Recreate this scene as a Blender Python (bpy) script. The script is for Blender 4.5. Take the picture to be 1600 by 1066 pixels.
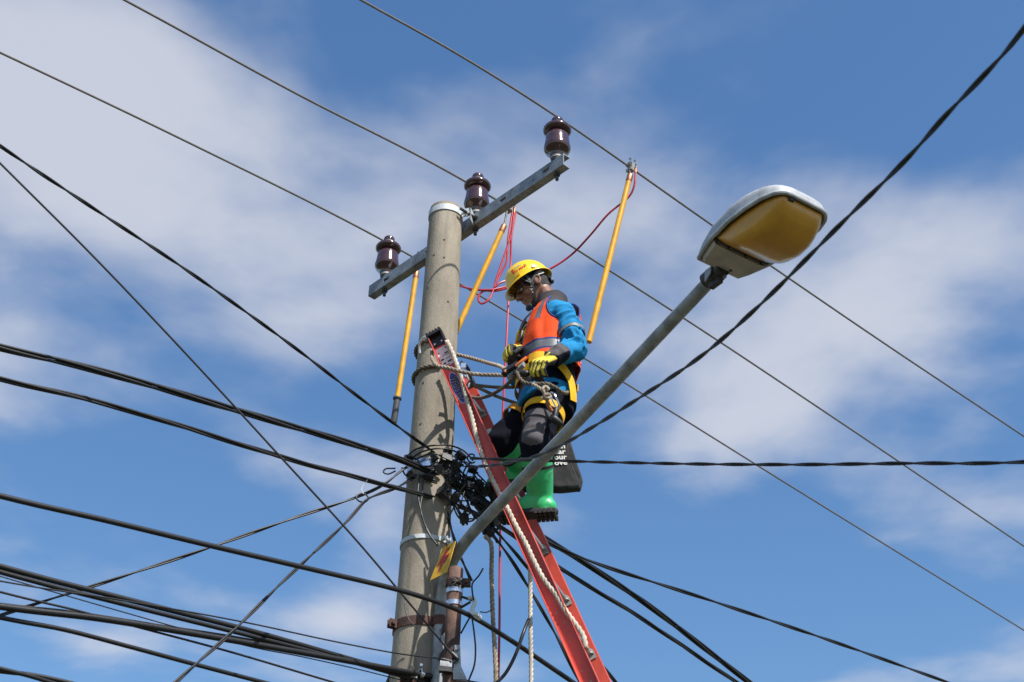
import bpy, bmesh, math, random
import numpy as np
from mathutils import Vector, Matrix, noise

scene = bpy.context.scene
for o in list(bpy.data.objects):
    bpy.data.objects.remove(o)

# ------------------------------------------------------------------ camera
FP = 2300.0                                   # focal length in photo pixels (1600 wide)
PITCH, ROLL = math.radians(35.0), math.radians(1.5)
CAM = np.array([0.0, 0.0, 1.6])
_F = np.array([0, math.cos(PITCH), math.sin(PITCH)])
_R0 = np.array([1.0, 0, 0])
_U0 = np.array([0, -math.sin(PITCH), math.cos(PITCH)])
_R = math.cos(ROLL) * _R0 + math.sin(ROLL) * _U0
_U = -math.sin(ROLL) * _R0 + math.cos(ROLL) * _U0
cam_data = bpy.data.cameras.new('camera')
cam = bpy.data.objects.new('camera', cam_data)
scene.collection.objects.link(cam)
M = Matrix(((_R[0], _U[0], -_F[0], CAM[0]), (_R[1], _U[1], -_F[1], CAM[1]), (_R[2], _U[2], -_F[2], CAM[2]), (0, 0, 0, 1)))
cam.matrix_world = M
cam_data.sensor_width = 36.0
cam_data.lens = FP / 1600.0 * 36.0
cam_data.clip_start = 0.05
cam_data.clip_end = 3000.0
cam_data.dof.use_dof = True
cam_data.dof.focus_distance = 7.4
cam_data.dof.aperture_fstop = 5.0
scene.camera = cam

# ------------------------------------------------------------------ sun and sky
_az, _el = math.radians(36), math.radians(52)       # from the right, partly behind the camera
SUN = np.array([math.sin(_az) * math.cos(_el), -math.cos(_az) * math.cos(_el), math.sin(_el)])
sun_el = math.asin(SUN[2]); sun_az = math.atan2(SUN[0], SUN[1])
sl = bpy.data.lights.new('sun', 'SUN'); sl.energy = 5.0; sl.angle = math.radians(0.53); sl.color = (1.0, 0.955, 0.89)
so = bpy.data.objects.new('sun', sl); scene.collection.objects.link(so)
so.rotation_euler = Vector(-SUN).to_track_quat('-Z', 'Y').to_euler()
so.location = (6, -8, 20)

world = bpy.data.worlds.new('World'); scene.world = world; world.use_nodes = True
wn = world.node_tree; wn.nodes.clear()
def N(t, **kw):
    n = wn.nodes.new(t)
    for k, v in kw.items(): setattr(n, k, v)
    return n
def L(a, b): wn.links.new(a, b)
sky = N('ShaderNodeTexSky'); sky.sky_type = 'NISHITA'; sky.sun_disc = False
sky.sun_elevation = sun_el; sky.sun_rotation = sun_az
sky.altitude = 50; sky.air_density = 1.25; sky.dust_density = 0.6; sky.ozone_density = 1.6
bg = N('ShaderNodeBackground'); bg.inputs[1].default_value = 0.115
out = N('ShaderNodeOutputWorld')
tc = N('ShaderNodeTexCoord')
# clouds: noise on a plane above the place (direction divided by its height)
sep = N('ShaderNodeSeparateXYZ'); L(tc.outputs['Generated'], sep.inputs[0])
zc = N('ShaderNodeMath', operation='MAXIMUM'); L(sep.outputs[2], zc.inputs[0]); zc.inputs[1].default_value = 0.08
dx = N('ShaderNodeMath', operation='DIVIDE'); L(sep.outputs[0], dx.inputs[0]); L(zc.outputs[0], dx.inputs[1])
dy = N('ShaderNodeMath', operation='DIVIDE'); L(sep.outputs[1], dy.inputs[0]); L(zc.outputs[0], dy.inputs[1])
cmb = N('ShaderNodeCombineXYZ'); L(dx.outputs[0], cmb.inputs[0]); L(dy.outputs[0], cmb.inputs[1])
def wnoise(scale, detail, rough, off):
    mp = N('ShaderNodeMapping'); mp.inputs['Location'].default_value = off; L(cmb.outputs[0], mp.inputs[0])
    n = N('ShaderNodeTexNoise'); n.inputs['Scale'].default_value = scale; n.inputs['Detail'].default_value = detail
    n.inputs['Roughness'].default_value = rough; n.inputs['Distortion'].default_value = 0.25
    L(mp.outputs[0], n.inputs['Vector']); return n.outputs['Fac']
def wmath(op, a, b):
    m = N('ShaderNodeMath', operation=op)
    for i, x in enumerate((a, b)):
        if isinstance(x, (int, float)): m.inputs[i].default_value = x
        else: L(x, m.inputs[i])
    return m.outputs[0]
def cdir(px, py):
    d = _F + (px - 800) / FP * _R + (533 - py) / FP * _U
    return np.array([d[0] / d[2], d[1] / d[2], 0.0])
n1 = wnoise(2.3, 5.0, 0.5, (3.1, 1.7, 0.4))
n2 = wnoise(6.5, 4.0, 0.52, (8.3, 2.2, 1.1))
field = wmath('ADD', wmath('MULTIPLY', n1, 0.78), wmath('MULTIPLY', n2, 0.22))
# cloud banks: where the thicker and the clearer air lies on that plane
def bank(px, py, rad, amt):
    c = cdir(px, py)
    vd = N('ShaderNodeVectorMath', operation='DISTANCE'); L(cmb.outputs[0], vd.inputs[0]); vd.inputs[1].default_value = tuple(c)
    mr = N('ShaderNodeMapRange'); mr.interpolation_type = 'SMOOTHSTEP'
    L(vd.outputs['Value'], mr.inputs['Value']); mr.inputs['From Min'].default_value = 0; mr.inputs['From Max'].default_value = rad
    mr.inputs['To Min'].default_value = amt; mr.inputs['To Max'].default_value = 0
    return mr.outputs[0]
for bk in ((140, 200, .27, .26), (400, 430, .24, .2), (560, 520, .13, .1), (30, 60, .2, .1), (1330, 430, .32, .19), (1020, 330, .2, .12), (1150, 640, .22, .15), (540, 970, .13, .16),
           (150, 1000, .2, .1), (1500, 120, .22, -.16), (520, 60, .16, -.1), (200, 720, .26, -.2), (1150, 950, .5, -.18), (780, 620, .14, -.06), (420, 850, .2, -.14)):
    field = wmath('ADD', field, bank(*bk))
ramp = N('ShaderNodeMapRange'); ramp.interpolation_type = 'SMOOTHSTEP'
L(field, ramp.inputs['Value']); ramp.inputs['From Min'].default_value = 0.43; ramp.inputs['From Max'].default_value = 0.76
ramp.inputs['To Min'].default_value = 0.02; ramp.inputs['To Max'].default_value = 0.82
mixc = N('ShaderNodeMix', data_type='RGBA'); L(ramp.outputs[0], mixc.inputs['Factor'])
hs = N('ShaderNodeHueSaturation'); hs.inputs['Hue'].default_value = 0.503; hs.inputs['Saturation'].default_value = 1.27; hs.inputs['Value'].default_value = 1.0
L(sky.outputs[0], hs.inputs['Color'])
L(hs.outputs[0], mixc.inputs['A']); mixc.inputs['B'].default_value = (4.35, 4.5, 5.0, 1)
L(mixc.outputs['Result'], bg.inputs[0]); L(bg.outputs[0], out.inputs[0])

scene.view_settings.view_transform = 'Standard'; scene.view_settings.look = 'None'
scene.view_settings.exposure = 0.45; scene.view_settings.gamma = 1.0
scene.render.engine = 'CYCLES'
scene.render.resolution_x = 1024; scene.render.resolution_y = 682

rng = random.Random(7)

# ------------------------------------------------------------------ helpers
def V(*a): return np.array(a, float)
def nrm(v): v = np.asarray(v, float); return v / (np.linalg.norm(v) + 1e-12)
def P(px, py, Y):                              # point of the photo at world depth y = Y
    d = _F + (px - 800) / FP * _R + (533 - py) / FP * _U
    return CAM + d * (Y / d[1])
def PZ(px, py, z):                             # ... at height z
    d = _F + (px - 800) / FP * _R + (533 - py) / FP * _U
    return CAM + d * ((z - CAM[2]) / d[2])
def PD(px, py, base, dr):                      # ... on the upright plane through base along dr
    d = _F + (px - 800) / FP * _R + (533 - py) / FP * _U
    n = V(dr[1], -dr[0], 0); b = V(base[0], base[1], 0)
    return CAM + d * (n @ (b - V(CAM[0], CAM[1], 0))) / (n @ d)

MATS = {}
def mat(name, col, rough=0.6, metal=0.0, var=0.0, vscale=8.0, col2=None, bump=0.0, bscale=60.0, spec=0.5, coat=0.0, trans=0.0, sss=0.0, stretch=(1, 1, 1), lo=.35, hi=.65, detail=4.0, rvar=0.0):
    m = bpy.data.materials.new(name); m.use_nodes = True; t = m.node_tree; b = t.nodes['Principled BSDF']
    b.inputs['Base Color'].default_value = (*col, 1); b.inputs['Roughness'].default_value = rough; b.inputs['Metallic'].default_value = metal
    b.inputs['Specular IOR Level'].default_value = spec; b.inputs['Coat Weight'].default_value = coat; b.inputs['Transmission Weight'].default_value = trans
    b.inputs['Coat Roughness'].default_value = 0.1
    if sss: b.inputs['Subsurface Weight'].default_value = sss; b.inputs['Subsurface Scale'].default_value = 0.01
    co = t.nodes.new('ShaderNodeTexCoord'); mp = t.nodes.new('ShaderNodeMapping'); mp.inputs['Scale'].default_value = stretch
    t.links.new(co.outputs['Object'], mp.inputs[0])
    if var or col2:
        n = t.nodes.new('ShaderNodeTexNoise'); n.inputs['Scale'].default_value = vscale; n.inputs['Detail'].default_value = detail; n.inputs['Roughness'].default_value = 0.65
        t.links.new(mp.outputs[0], n.inputs['Vector'])
        mr = t.nodes.new('ShaderNodeMapRange'); mr.inputs['From Min'].default_value = lo; mr.inputs['From Max'].default_value = hi
        t.links.new(n.outputs['Fac'], mr.inputs['Value'])
        mx = t.nodes.new('ShaderNodeMix'); mx.data_type = 'RGBA'
        c2 = col2 if col2 else tuple(max(0, c * (1 - var)) for c in col)
        mx.inputs['A'].default_value = (*c2, 1); mx.inputs['B'].default_value = (*col, 1)
        t.links.new(mr.outputs[0], mx.inputs['Factor']); t.links.new(mx.outputs['Result'], b.inputs['Base Color'])
        if rvar:
            r2 = t.nodes.new('ShaderNodeMapRange'); r2.inputs['To Min'].default_value = rough + rvar; r2.inputs['To Max'].default_value = rough
            t.links.new(mr.outputs[0], r2.inputs['Value']); t.links.new(r2.outputs[0], b.inputs['Roughness'])
    if bump:
        n2 = t.nodes.new('ShaderNodeTexNoise'); n2.inputs['Scale'].default_value = bscale; n2.inputs['Detail'].default_value = 5
        t.links.new(mp.outputs[0], n2.inputs['Vector'])
        bp = t.nodes.new('ShaderNodeBump'); bp.inputs['Strength'].default_value = bump; bp.inputs['Distance'].default_value = 0.004
        t.links.new(n2.outputs['Fac'], bp.inputs['Height']); t.links.new(bp.outputs[0], b.inputs['Normal'])
    MATS[name] = m
    return m

mat('concrete', (.385, .335, .265), .92, var=.55, vscale=5, bump=.5, bscale=140, spec=.2, stretch=(1, 1, .35), lo=.28, hi=.7, detail=9)
def concrete_nodes():
    t = MATS['concrete'].node_tree; b = t.nodes['Principled BSDF']; src = b.inputs['Base Color'].links[0].from_socket
    co = t.nodes.new('ShaderNodeTexCoord')
    def ns(scale, stretch, lo, hi, detail=6):
        mp = t.nodes.new('ShaderNodeMapping'); mp.inputs['Scale'].default_value = stretch; t.links.new(co.outputs['Object'], mp.inputs[0])
        n = t.nodes.new('ShaderNodeTexNoise'); n.inputs['Scale'].default_value = scale; n.inputs['Detail'].default_value = detail; t.links.new(mp.outputs[0], n.inputs['Vector'])
        m = t.nodes.new('ShaderNodeMapRange'); m.inputs['From Min'].default_value = lo; m.inputs['From Max'].default_value = hi; t.links.new(n.outputs['Fac'], m.inputs['Value']); return m.outputs[0]
    def mix(a, c, f, amt):
        mm = t.nodes.new('ShaderNodeMath'); mm.operation = 'MULTIPLY'; t.links.new(f, mm.inputs[0]); mm.inputs[1].default_value = amt
        x = t.nodes.new('ShaderNodeMix'); x.data_type = 'RGBA'; t.links.new(mm.outputs[0], x.inputs['Factor']); t.links.new(a, x.inputs['A']); x.inputs['B'].default_value = (*c, 1); return x.outputs['Result']
    c = mix(src, (.10, .09, .075), ns(22, (1, 1, .05), .52, .72), .55)       # run-off streaks
    c = mix(c, (.09, .08, .065), ns(3.0, (1, 1, .5), .55, .72), .5)          # grime patches
    c = mix(c, (.55, .50, .42), ns(160, (1, 1, 1), .60, .72), .5)            # pale grit
    c = mix(c, (.07, .06, .05), ns(95, (1, 1, 1), .66, .74), .7)             # pores
    t.links.new(c, b.inputs['Base Color'])
concrete_nodes()
mat('concrete_pit', (.05, .045, .04), .95)
mat('galv', (.34, .36, .38), .5, metal=.5, var=.5, vscale=14, bump=.12, bscale=80, rvar=.15)
mat('galv_arm', (.40, .42, .43), .55, metal=.3, var=.5, vscale=13, bump=.15, bscale=120, rvar=.2, detail=8)
mat('galv_white', (.60, .64, .66), .6, metal=.15, var=.3, vscale=11, bump=.15, bscale=90, stretch=(1, 1, .4))
mat('bright_steel', (.75, .76, .78), .25, metal=.95, var=.2, vscale=20)
mat('dark_steel', (.10, .10, .10), .5, metal=.7, var=.5, vscale=30)
mat('rust', (.125, .055, .042), .85, col2=(.05, .026, .022), vscale=16, bump=.6, bscale=90, detail=8)
mat('rust_pipe', (.19, .105, .078), .85, col2=(.055, .032, .028), vscale=9, bump=.6, bscale=110, stretch=(1, 1, .45), lo=.4, hi=.58, detail=9)
mat('porcelain', (.055, .017, .018), .16, var=.3, vscale=4, spec=.6, coat=.6)
mat('cement', (.42, .40, .35), .8, var=.3, vscale=30)
mat('conductor', (.17, .155, .14), .6, metal=.3, var=.25, vscale=40)
mat('cable', (.010, .010, .011), .42, var=.3, vscale=12, bump=.1, bscale=60)
mat('cable_grey', (.03, .03, .036), .5, var=.4, vscale=20)
mat('black_plastic', (.014, .014, .015), .5, var=.4, vscale=25, bump=.2, bscale=120)
mat('stick_yellow', (.76, .38, .006), .42, var=.3, vscale=16, detail=8)
mat('copper', (.50, .20, .10), .45, metal=.75, var=.35, vscale=30)
mat('grip_grey', (.055, .055, .06), .6)
mat('red_lead', (.48, .018, .045), .4, var=.25, vscale=30)
mat('rope', (.45, .37, .285), .95, var=.45, vscale=18, bump=.6, bscale=400, spec=.1)
mat('rope_white', (.62, .555, .46), .95, var=.3, vscale=22, bump=.6, bscale=400, spec=.1)
mat('rope_dirty', (.20, .165, .125), .95, var=.4, vscale=18, bump=.6, bscale=400, spec=.1)
mat('fibreglass', (.62, .075, .045), .42, var=.3, vscale=9, stretch=(1, 1, .5), bump=.05, bscale=200, detail=7)
mat('aluminium', (.55, .55, .54), .45, metal=.8, var=.3, vscale=25)
mat('alu_bracket', (.42, .40, .37), .55, metal=.4, var=.3, vscale=40)
mat('sticker_white', (.72, .70, .70), .5, var=.12, vscale=60)
mat('sticker_blue', (.02, .05, .33), .4)
mat('ink', (.02, .02, .02), .6)
mat('sign_yellow', (.72, .40, .012), .55, var=.18, vscale=12, bump=.05)
mat('sign_red', (.52, .022, .02), .5)
mat('lamp_grey', (.50, .52, .54), .52, metal=.2, var=.45, vscale=13, bump=.1, bscale=60, detail=8)
mat('lamp_panel', (.52, .47, .42), .7, var=.35, vscale=9, bump=.1, detail=8)
mat('gasket', (.05, .042, .036), .8)
mat('amber', (.82, .41, .035), .30, col2=(.56, .26, .02), vscale=4.5, trans=.22, bump=.05, bscale=30, lo=.3, hi=.7, coat=.2)
mat('reflector', (.7, .68, .6), .4, metal=.3)
mat('skin', (.235, .105, .065), .5, var=.2, vscale=30, sss=.1, bump=.1, bscale=300)
mat('hair', (.01, .009, .008), .6, bump=.8, bscale=500)
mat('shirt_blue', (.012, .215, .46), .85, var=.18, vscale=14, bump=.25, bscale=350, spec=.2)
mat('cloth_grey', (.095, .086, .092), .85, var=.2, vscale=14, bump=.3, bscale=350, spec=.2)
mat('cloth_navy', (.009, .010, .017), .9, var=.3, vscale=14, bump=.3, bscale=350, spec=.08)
mat('vest_orange', (.90, .085, .012), .75, var=.12, vscale=14, bump=.4, bscale=500, spec=.25)
mat('vest_trim', (.02, .035, .16), .8)
mat('reflective', (.17, .17, .18), .45, metal=.2, var=.25, vscale=20)
mat('reflective_pale', (.17, .165, .15), .5, var=.2, vscale=20)
mat('webbing', (.82, .44, .012), .7, var=.15, vscale=20, bump=.5, bscale=400, spec=.3)
mat('webbing_dark', (.60, .27, .01), .7, var=.2, vscale=20, bump=.5, bscale=400)
mat('helmet_yellow', (.90, .56, .004), .28, coat=.3, var=.05, vscale=8)
mat('glove_yellow', (.66, .53, .075), .85, var=.18, vscale=25, bump=.5, bscale=300, spec=.15)
mat('glove_black', (.016, .016, .016), .75, var=.3, vscale=25, bump=.4, bscale=250)
mat('boot_green', (.04, .50, .16), .42, var=.25, vscale=16, detail=8, bump=.05, bscale=60)
mat('boot_black', (.018, .017, .016), .7, var=.3, vscale=40, bump=.3)
mat('bag_black', (.022, .022, .024), .85, var=.35, vscale=14, bump=.6, bscale=24)
mat('print_white', (.72, .72, .70), .7)
mat('orange_plastic', (.75, .18, .02), .5)
mat('red_paint', (.42, .02, .025), .45)
mat('lens_black', (.006, .006, .007), .08, spec=.6)
mat('leather', (.28, .09, .035), .7)
mat('red_ink', (.55, .03, .02), .5)
mat('blue_ink', (.18, .33, .42), .5)
mat('ground', (.07, .06, .045), .95, col2=(.035, .05, .022), vscale=.35, bump=.4, bscale=6, detail=8)

WLOC = {}
class MB:
    def __init__(s): s.v = []; s.f = []; s.m = []; s.n = 0
    def add(s, verts, faces, mi=0):
        verts = np.asarray(verts, float).reshape(-1, 3)
        for f in faces: s.f.append(tuple(i + s.n for i in f)); s.m.append(mi)
        s.v.append(verts); s.n += len(verts); return s
    def tube(s, pts, r, seg=8, mi=0, cap=True, up=None, flat=None):
        pts = np.asarray(pts, float); n = len(pts); rr = np.full(n, r) if np.isscalar(r) else np.asarray(r, float)
        tg = np.gradient(pts, axis=0); tg /= (np.linalg.norm(tg, axis=1)[:, None] + 1e-12)
        a = np.array(up, float) if up is not None else (V(0, 0, 1) if abs(tg[0][2]) < .9 else V(1, 0, 0))
        x = nrm(a - tg[0] * (a @ tg[0])); X = []
        for i in range(n):
            x = nrm(x - tg[i] * (x @ tg[i])); X.append(x)
        X = np.array(X); Yv = np.cross(tg, X)
        ang = np.arange(seg) * 2 * math.pi / seg
        fx, fy = flat if flat else (1, 1)
        ring = pts[:, None, :] + rr[:, None, None] * (np.cos(ang)[None, :, None] * X[:, None, :] * fx + np.sin(ang)[None, :, None] * Yv[:, None, :] * fy)
        fs = []
        for i in range(n - 1):
            for k in range(seg):
                k2 = (k + 1) % seg
                fs.append((i * seg + k, i * seg + k2, (i + 1) * seg + k2, (i + 1) * seg + k))
        if cap:
            fs.append(tuple(range(seg - 1, -1, -1))); fs.append(tuple((n - 1) * seg + k for k in range(seg)))
        return s.add(ring.reshape(-1, 3), fs, mi)
    def box(s, c, ax, ay, az, mi=0):          # half-vectors
        c, ax, ay, az = [np.asarray(q, float) for q in (c, ax, ay, az)]
        if np.dot(np.cross(ax, ay), az) < 0: az = -az
        vs = [c + i * ax + j * ay + k * az for k in (-1, 1) for j in (-1, 1) for i in (-1, 1)]
        return s.add(vs, [(0, 2, 3, 1), (4, 5, 7, 6), (0, 1, 5, 4), (2, 6, 7, 3), (0, 4, 6, 2), (1, 3, 7, 5)], mi)
    def rings(s, R, mi=0, cap=True, closed=True):
        R = np.asarray(R, float); n, k = R.shape[:2]; fs = []
        for i in range(n - 1):
            for j in range(k if closed else k - 1):
                j2 = (j + 1) % k
                fs.append((i * k + j, i * k + j2, (i + 1) * k + j2, (i + 1) * k + j))
        if cap: fs.append(tuple(range(k - 1, -1, -1))); fs.append(tuple((n - 1) * k + j for j in range(k)))
        return s.add(R.reshape(-1, 3), fs, mi)
    def lathe(s, prof, o, axis, seg=20, mi=0, cap=True):
        axis = nrm(axis); a = V(1, 0, 0) if abs(axis[0]) < .8 else V(0, 1, 0)
        x = nrm(a - axis * (a @ axis)); y = np.cross(axis, x); ang = np.arange(seg) * 2 * math.pi / seg
        return s.rings([[o + axis * h + r * (math.cos(t) * x + math.sin(t) * y) for t in ang] for r, h in prof], mi, cap)
    def prism(s, poly, th, mi=0):
        poly = np.asarray(poly, float); n = len(poly); th = np.asarray(th, float)
        vs = np.concatenate([poly, poly + th])
        fs = [tuple(range(n - 1, -1, -1)), tuple(range(n, 2 * n))] + [(i, (i + 1) % n, (i + 1) % n + n, i + n) for i in range(n)]
        return s.add(vs, fs, mi)
    def ell(s, c, ax, ay, az, seg=12, mi=0):
        c, ax, ay, az = [np.asarray(q, float) for q in (c, ax, ay, az)]
        if np.dot(np.cross(ax, ay), az) < 0: ax = -ax
        R = []
        for i in range(seg // 2 + 1):
            ph = -math.pi / 2 + math.pi * (i + .001) / (seg // 2 + .002) if i in (0, seg // 2) else -math.pi / 2 + math.pi * i / (seg // 2)
            R.append([c + az * math.sin(ph) + math.cos(ph) * (math.cos(t) * ax + math.sin(t) * ay) for t in np.arange(seg) * 2 * math.pi / seg])
        return s.rings(R, mi)
    def capsule(s, p0, r0, p1, r1, seg=14, mi=0):
        p0, p1 = np.asarray(p0, float), np.asarray(p1, float); d = nrm(p1 - p0); pts = []; rr = []
        for a in (88, 60, 30, 0): pts.append(p0 - d * r0 * math.sin(math.radians(a))); rr.append(r0 * math.cos(math.radians(a)))
        for a in (0, 30, 60, 88): pts.append(p1 + d * r1 * math.sin(math.radians(a))); rr.append(r1 * math.cos(math.radians(a)))
        k = 1.0
        a = V(0, 0, 1) if abs(d[2]) < .9 else V(1, 0, 0); x = nrm(a - d * (a @ d)); y = np.cross(d, x); ang = np.arange(seg) * 2 * math.pi / seg
        return s.rings([[p + r * (math.cos(t) * x + math.sin(t) * y) for t in ang] for p, r in zip(pts, rr)], mi)
    def mesh(s, name, mats, off, smooth=True, sharp=35):
        me = bpy.data.meshes.new(name); vs = np.concatenate(s.v) - off
        me.from_pydata([tuple(q) for q in vs], [], s.f)
        for m in (mats if isinstance(mats, (list, tuple)) else [mats]): me.materials.append(MATS[m])
        me.polygons.foreach_set('material_index', s.m)
        if smooth:
            me.polygons.foreach_set('use_smooth', [True] * len(me.polygons))
            if sharp: me.set_sharp_from_angle(angle=math.radians(sharp))
        me.update(); return me
    def build(s, name, mats, parent=None, loc=None, smooth=True, sharp=35):
        if parent is not None: off = WLOC[parent.name]
        else: off = np.asarray(loc if loc is not None else s.v[0][0], float)
        o = bpy.data.objects.new(name, s.mesh(name, mats, off, smooth, sharp)); scene.collection.objects.link(o)
        if parent is not None: o.parent = parent
        else: o.location = off
        WLOC[o.name] = off
        return o

def tag(o, label=None, cat=None, group=None, kind=None):
    if label: o['label'] = label
    if cat: o['category'] = cat
    if group: o['group'] = group
    if kind: o['kind'] = kind
    return o
def empty(name, loc):
    o = bpy.data.objects.new(name, None); o.location = loc; o.empty_display_size = .05; scene.collection.objects.link(o); WLOC[o.name] = np.asarray(loc, float); return o
def spline(pts, step=.05):
    pts = np.asarray(pts, float); n = len(pts)
    if n < 3:
        k = max(2, int(np.linalg.norm(pts[1] - pts[0]) / step)); return np.array([pts[0] + (pts[1] - pts[0]) * t for t in np.linspace(0, 1, k)])
    e = np.concatenate([[2 * pts[0] - pts[1]], pts, [2 * pts[-1] - pts[-2]]]); res = []
    for i in range(1, n):
        p0, p1, p2, p3 = e[i - 1], e[i], e[i + 1], e[i + 2]
        t0 = 0; t1 = t0 + np.linalg.norm(p1 - p0) ** .5 + 1e-9; t2 = t1 + np.linalg.norm(p2 - p1) ** .5 + 1e-9; t3 = t2 + np.linalg.norm(p3 - p2) ** .5 + 1e-9
        k = max(2, int(np.linalg.norm(p2 - p1) / step))
        for t in np.linspace(t1, t2, k, endpoint=False):
            a1 = (t1 - t) / (t1 - t0) * p0 + (t - t0) / (t1 - t0) * p1; a2 = (t2 - t) / (t2 - t1) * p1 + (t - t1) / (t2 - t1) * p2; a3 = (t3 - t) / (t3 - t2) * p2 + (t - t2) / (t3 - t2) * p3
            b1 = (t2 - t) / (t2 - t0) * a1 + (t - t0) / (t2 - t0) * a2; b2 = (t3 - t) / (t3 - t1) * a2 + (t - t1) / (t3 - t1) * a3
            res.append((t2 - t) / (t2 - t1) * b1 + (t - t1) / (t2 - t1) * b2)
    res.append(pts[-1]); return np.array(res)
def twist(mb, pts, n, sr, lay, pitch, seg=6, mi=0, ph=0.0, wob=.25):
    pts = np.asarray(pts, float); tg = np.gradient(pts, axis=0); tg /= np.linalg.norm(tg, axis=1)[:, None] + 1e-12
    a = V(0, 0, 1) if abs(tg[0][2]) < .9 else V(1, 0, 0); x = a; X = []
    for t in tg: x = nrm(x - t * (x @ t)); X.append(x)
    X = np.array(X); Yv = np.cross(tg, X)
    s = np.concatenate([[0], np.cumsum(np.linalg.norm(np.diff(pts, axis=0), axis=1))])
    th = 2 * math.pi * s / pitch + wob * np.sin(s * 2.3 + ph) + ph
    for k in range(n):
        q = th + 2 * math.pi * k / n
        mb.tube(pts + lay * (np.cos(q)[:, None] * X + np.sin(q)[:, None] * Yv), sr, seg, mi)
    return mb
def rope(pts, rad, step=None, mi=0, mb=None):
    mb = mb or MB(); c = spline(pts, step or rad * .9); twist(mb, c, 3, rad * .56, rad * .5, rad * 6.5, 6, mi, wob=.1); return mb
def arc_ring(c, axis, r, a0, a1, n=24, xref=None):
    axis = nrm(axis); a = np.asarray(xref, float) if xref is not None else (V(1, 0, 0) if abs(axis[0]) < .8 else V(0, 1, 0))
    x = nrm(a - axis * (a @ axis)); y = np.cross(axis, x)
    return np.array([c + r * (math.cos(t) * x + math.sin(t) * y) for t in np.linspace(a0, a1, n)])
def band(mb, c, axis, r0, r1, h, seg=32, mi=0):  # a flat strap ring: inner r0, outer r1, height h
    return mb.lathe([(r0, -h / 2), (r1, -h / 2), (r1, h / 2), (r0, h / 2), (r0, -h / 2)], c, axis, seg, mi, cap=False)
def bolt(mb, c, axis, r=.012, h=.012, mi=0): return mb.lathe([(r * .01, 0), (r, 0), (r, h), (r * .01, h)], c, axis, 6, mi, cap=False)
def text_pts(body, size=1.0, bold=0.0):        # the default font as flat polygons (verts 2-D, faces)
    cu = bpy.data.curves.new('lettering', 'FONT'); cu.body = body; cu.size = size; cu.align_x = 'CENTER'; cu.align_y = 'CENTER'; cu.offset = bold; cu.resolution_u = 3
    o = bpy.data.objects.new('lettering', cu); scene.collection.objects.link(o)
    dg = bpy.context.evaluated_depsgraph_get(); me = bpy.data.meshes.new_from_object(o.evaluated_get(dg))
    vs = [(v.co.x, v.co.y) for v in me.vertices]; fs = [tuple(p.vertices) for p in me.polygons]
    bpy.data.objects.remove(o); bpy.data.curves.remove(cu); bpy.data.meshes.remove(me); return vs, fs
def remesh(mb, voxel, smooth=0, sfac=.5):      # unite overlapping closed shapes into one skin; returns (verts, faces)
    me = bpy.data.meshes.new('clay'); me.from_pydata([tuple(q) for q in np.concatenate(mb.v)], [], mb.f)
    o = bpy.data.objects.new('clay', me); scene.collection.objects.link(o)
    md = o.modifiers.new('r', 'REMESH'); md.mode = 'VOXEL'; md.voxel_size = voxel
    if smooth: ms = o.modifiers.new('s', 'SMOOTH'); ms.iterations = smooth; ms.factor = sfac
    dg = bpy.context.evaluated_depsgraph_get(); dg.update(); m2 = bpy.data.meshes.new_from_object(o.evaluated_get(dg))
    n = len(m2.vertices); co = np.empty(n * 3); m2.vertices.foreach_get('co', co); no = np.empty(n * 3); m2.vertices.foreach_get('normal', no)
    fs = [tuple(p.vertices) for p in m2.polygons]
    bpy.data.objects.remove(o); bpy.data.meshes.remove(me); bpy.data.meshes.remove(m2)
    return co.reshape(-1, 3), no.reshape(-1, 3), fs
def wrinkle(co, no, amp, scale, stretch=None):
    outv = co.copy()
    for i in range(len(co)):
        q = co[i] * scale
        if stretch is not None: q = q * stretch
        d = noise.noise(Vector(q)) + .5 * noise.noise(Vector(q * 2.1)); r = 1 - abs(noise.noise(Vector(q * .8 + 5.)) * 2)
        outv[i] = co[i] + no[i] * amp * (.7 * d + .8 * (r - .5))
    return outv

# ------------------------------------------------------------------ ground
g = MB(); g.add([(-1500, -1500, 0), (1500, -1500, 0), (1500, 1500, 0), (-1500, 1500, 0)], [(0, 1, 2, 3)])
tag(g.build('ground', 'ground', loc=(0, 0, 0), smooth=False), kind='structure')

# ------------------------------------------------------------------ utility pole
TOP = P(697, 330, 6.5); PX, PY, PZT = TOP
def prad(z): return .0925 + (PZT - z) * .0128
pole = empty('utility_pole', (PX, PY, 0))
tag(pole, 'tall round grey concrete utility pole carrying the steel crossarm', 'pole')
m = MB(); zs = np.linspace(-.2, PZT, 60); ang = np.arange(48) * 2 * math.pi / 48
R = []
for z in zs: R.append([(PX + prad(z) * math.cos(t), PY + prad(z) * math.sin(t), z) for t in ang])
R.append([(PX + (prad(PZT) - .006) * math.cos(t), PY + (prad(PZT) - .006) * math.sin(t), PZT + .004) for t in ang])
m.rings(R); m.build('shaft', 'concrete', pole)
for (px, py) in ((694, 374), (694, 402), (678, 396), (661, 597), (657, 662), (668, 445), (700, 470)):   # form holes
    q = P(px, py, PY - .1); a = math.atan2(q[1] - PY, q[0] - PX); 
    zc_ = q[2]; r = prad(zc_); a = -math.pi / 2 + math.asin(max(-.95, min(.95, (q[0] - PX) / r)))
    c = V(PX + r * math.cos(a), PY + r * math.sin(a), zc_); m = MB(); m.lathe([(.0001, .0015), (.006, .0012), (.0085, -.004), (.0001, -.004)], c, V(math.cos(a), math.sin(a), 0), 12, cap=False)
    m.build('form_hole', 'concrete_pit', pole)

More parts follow.
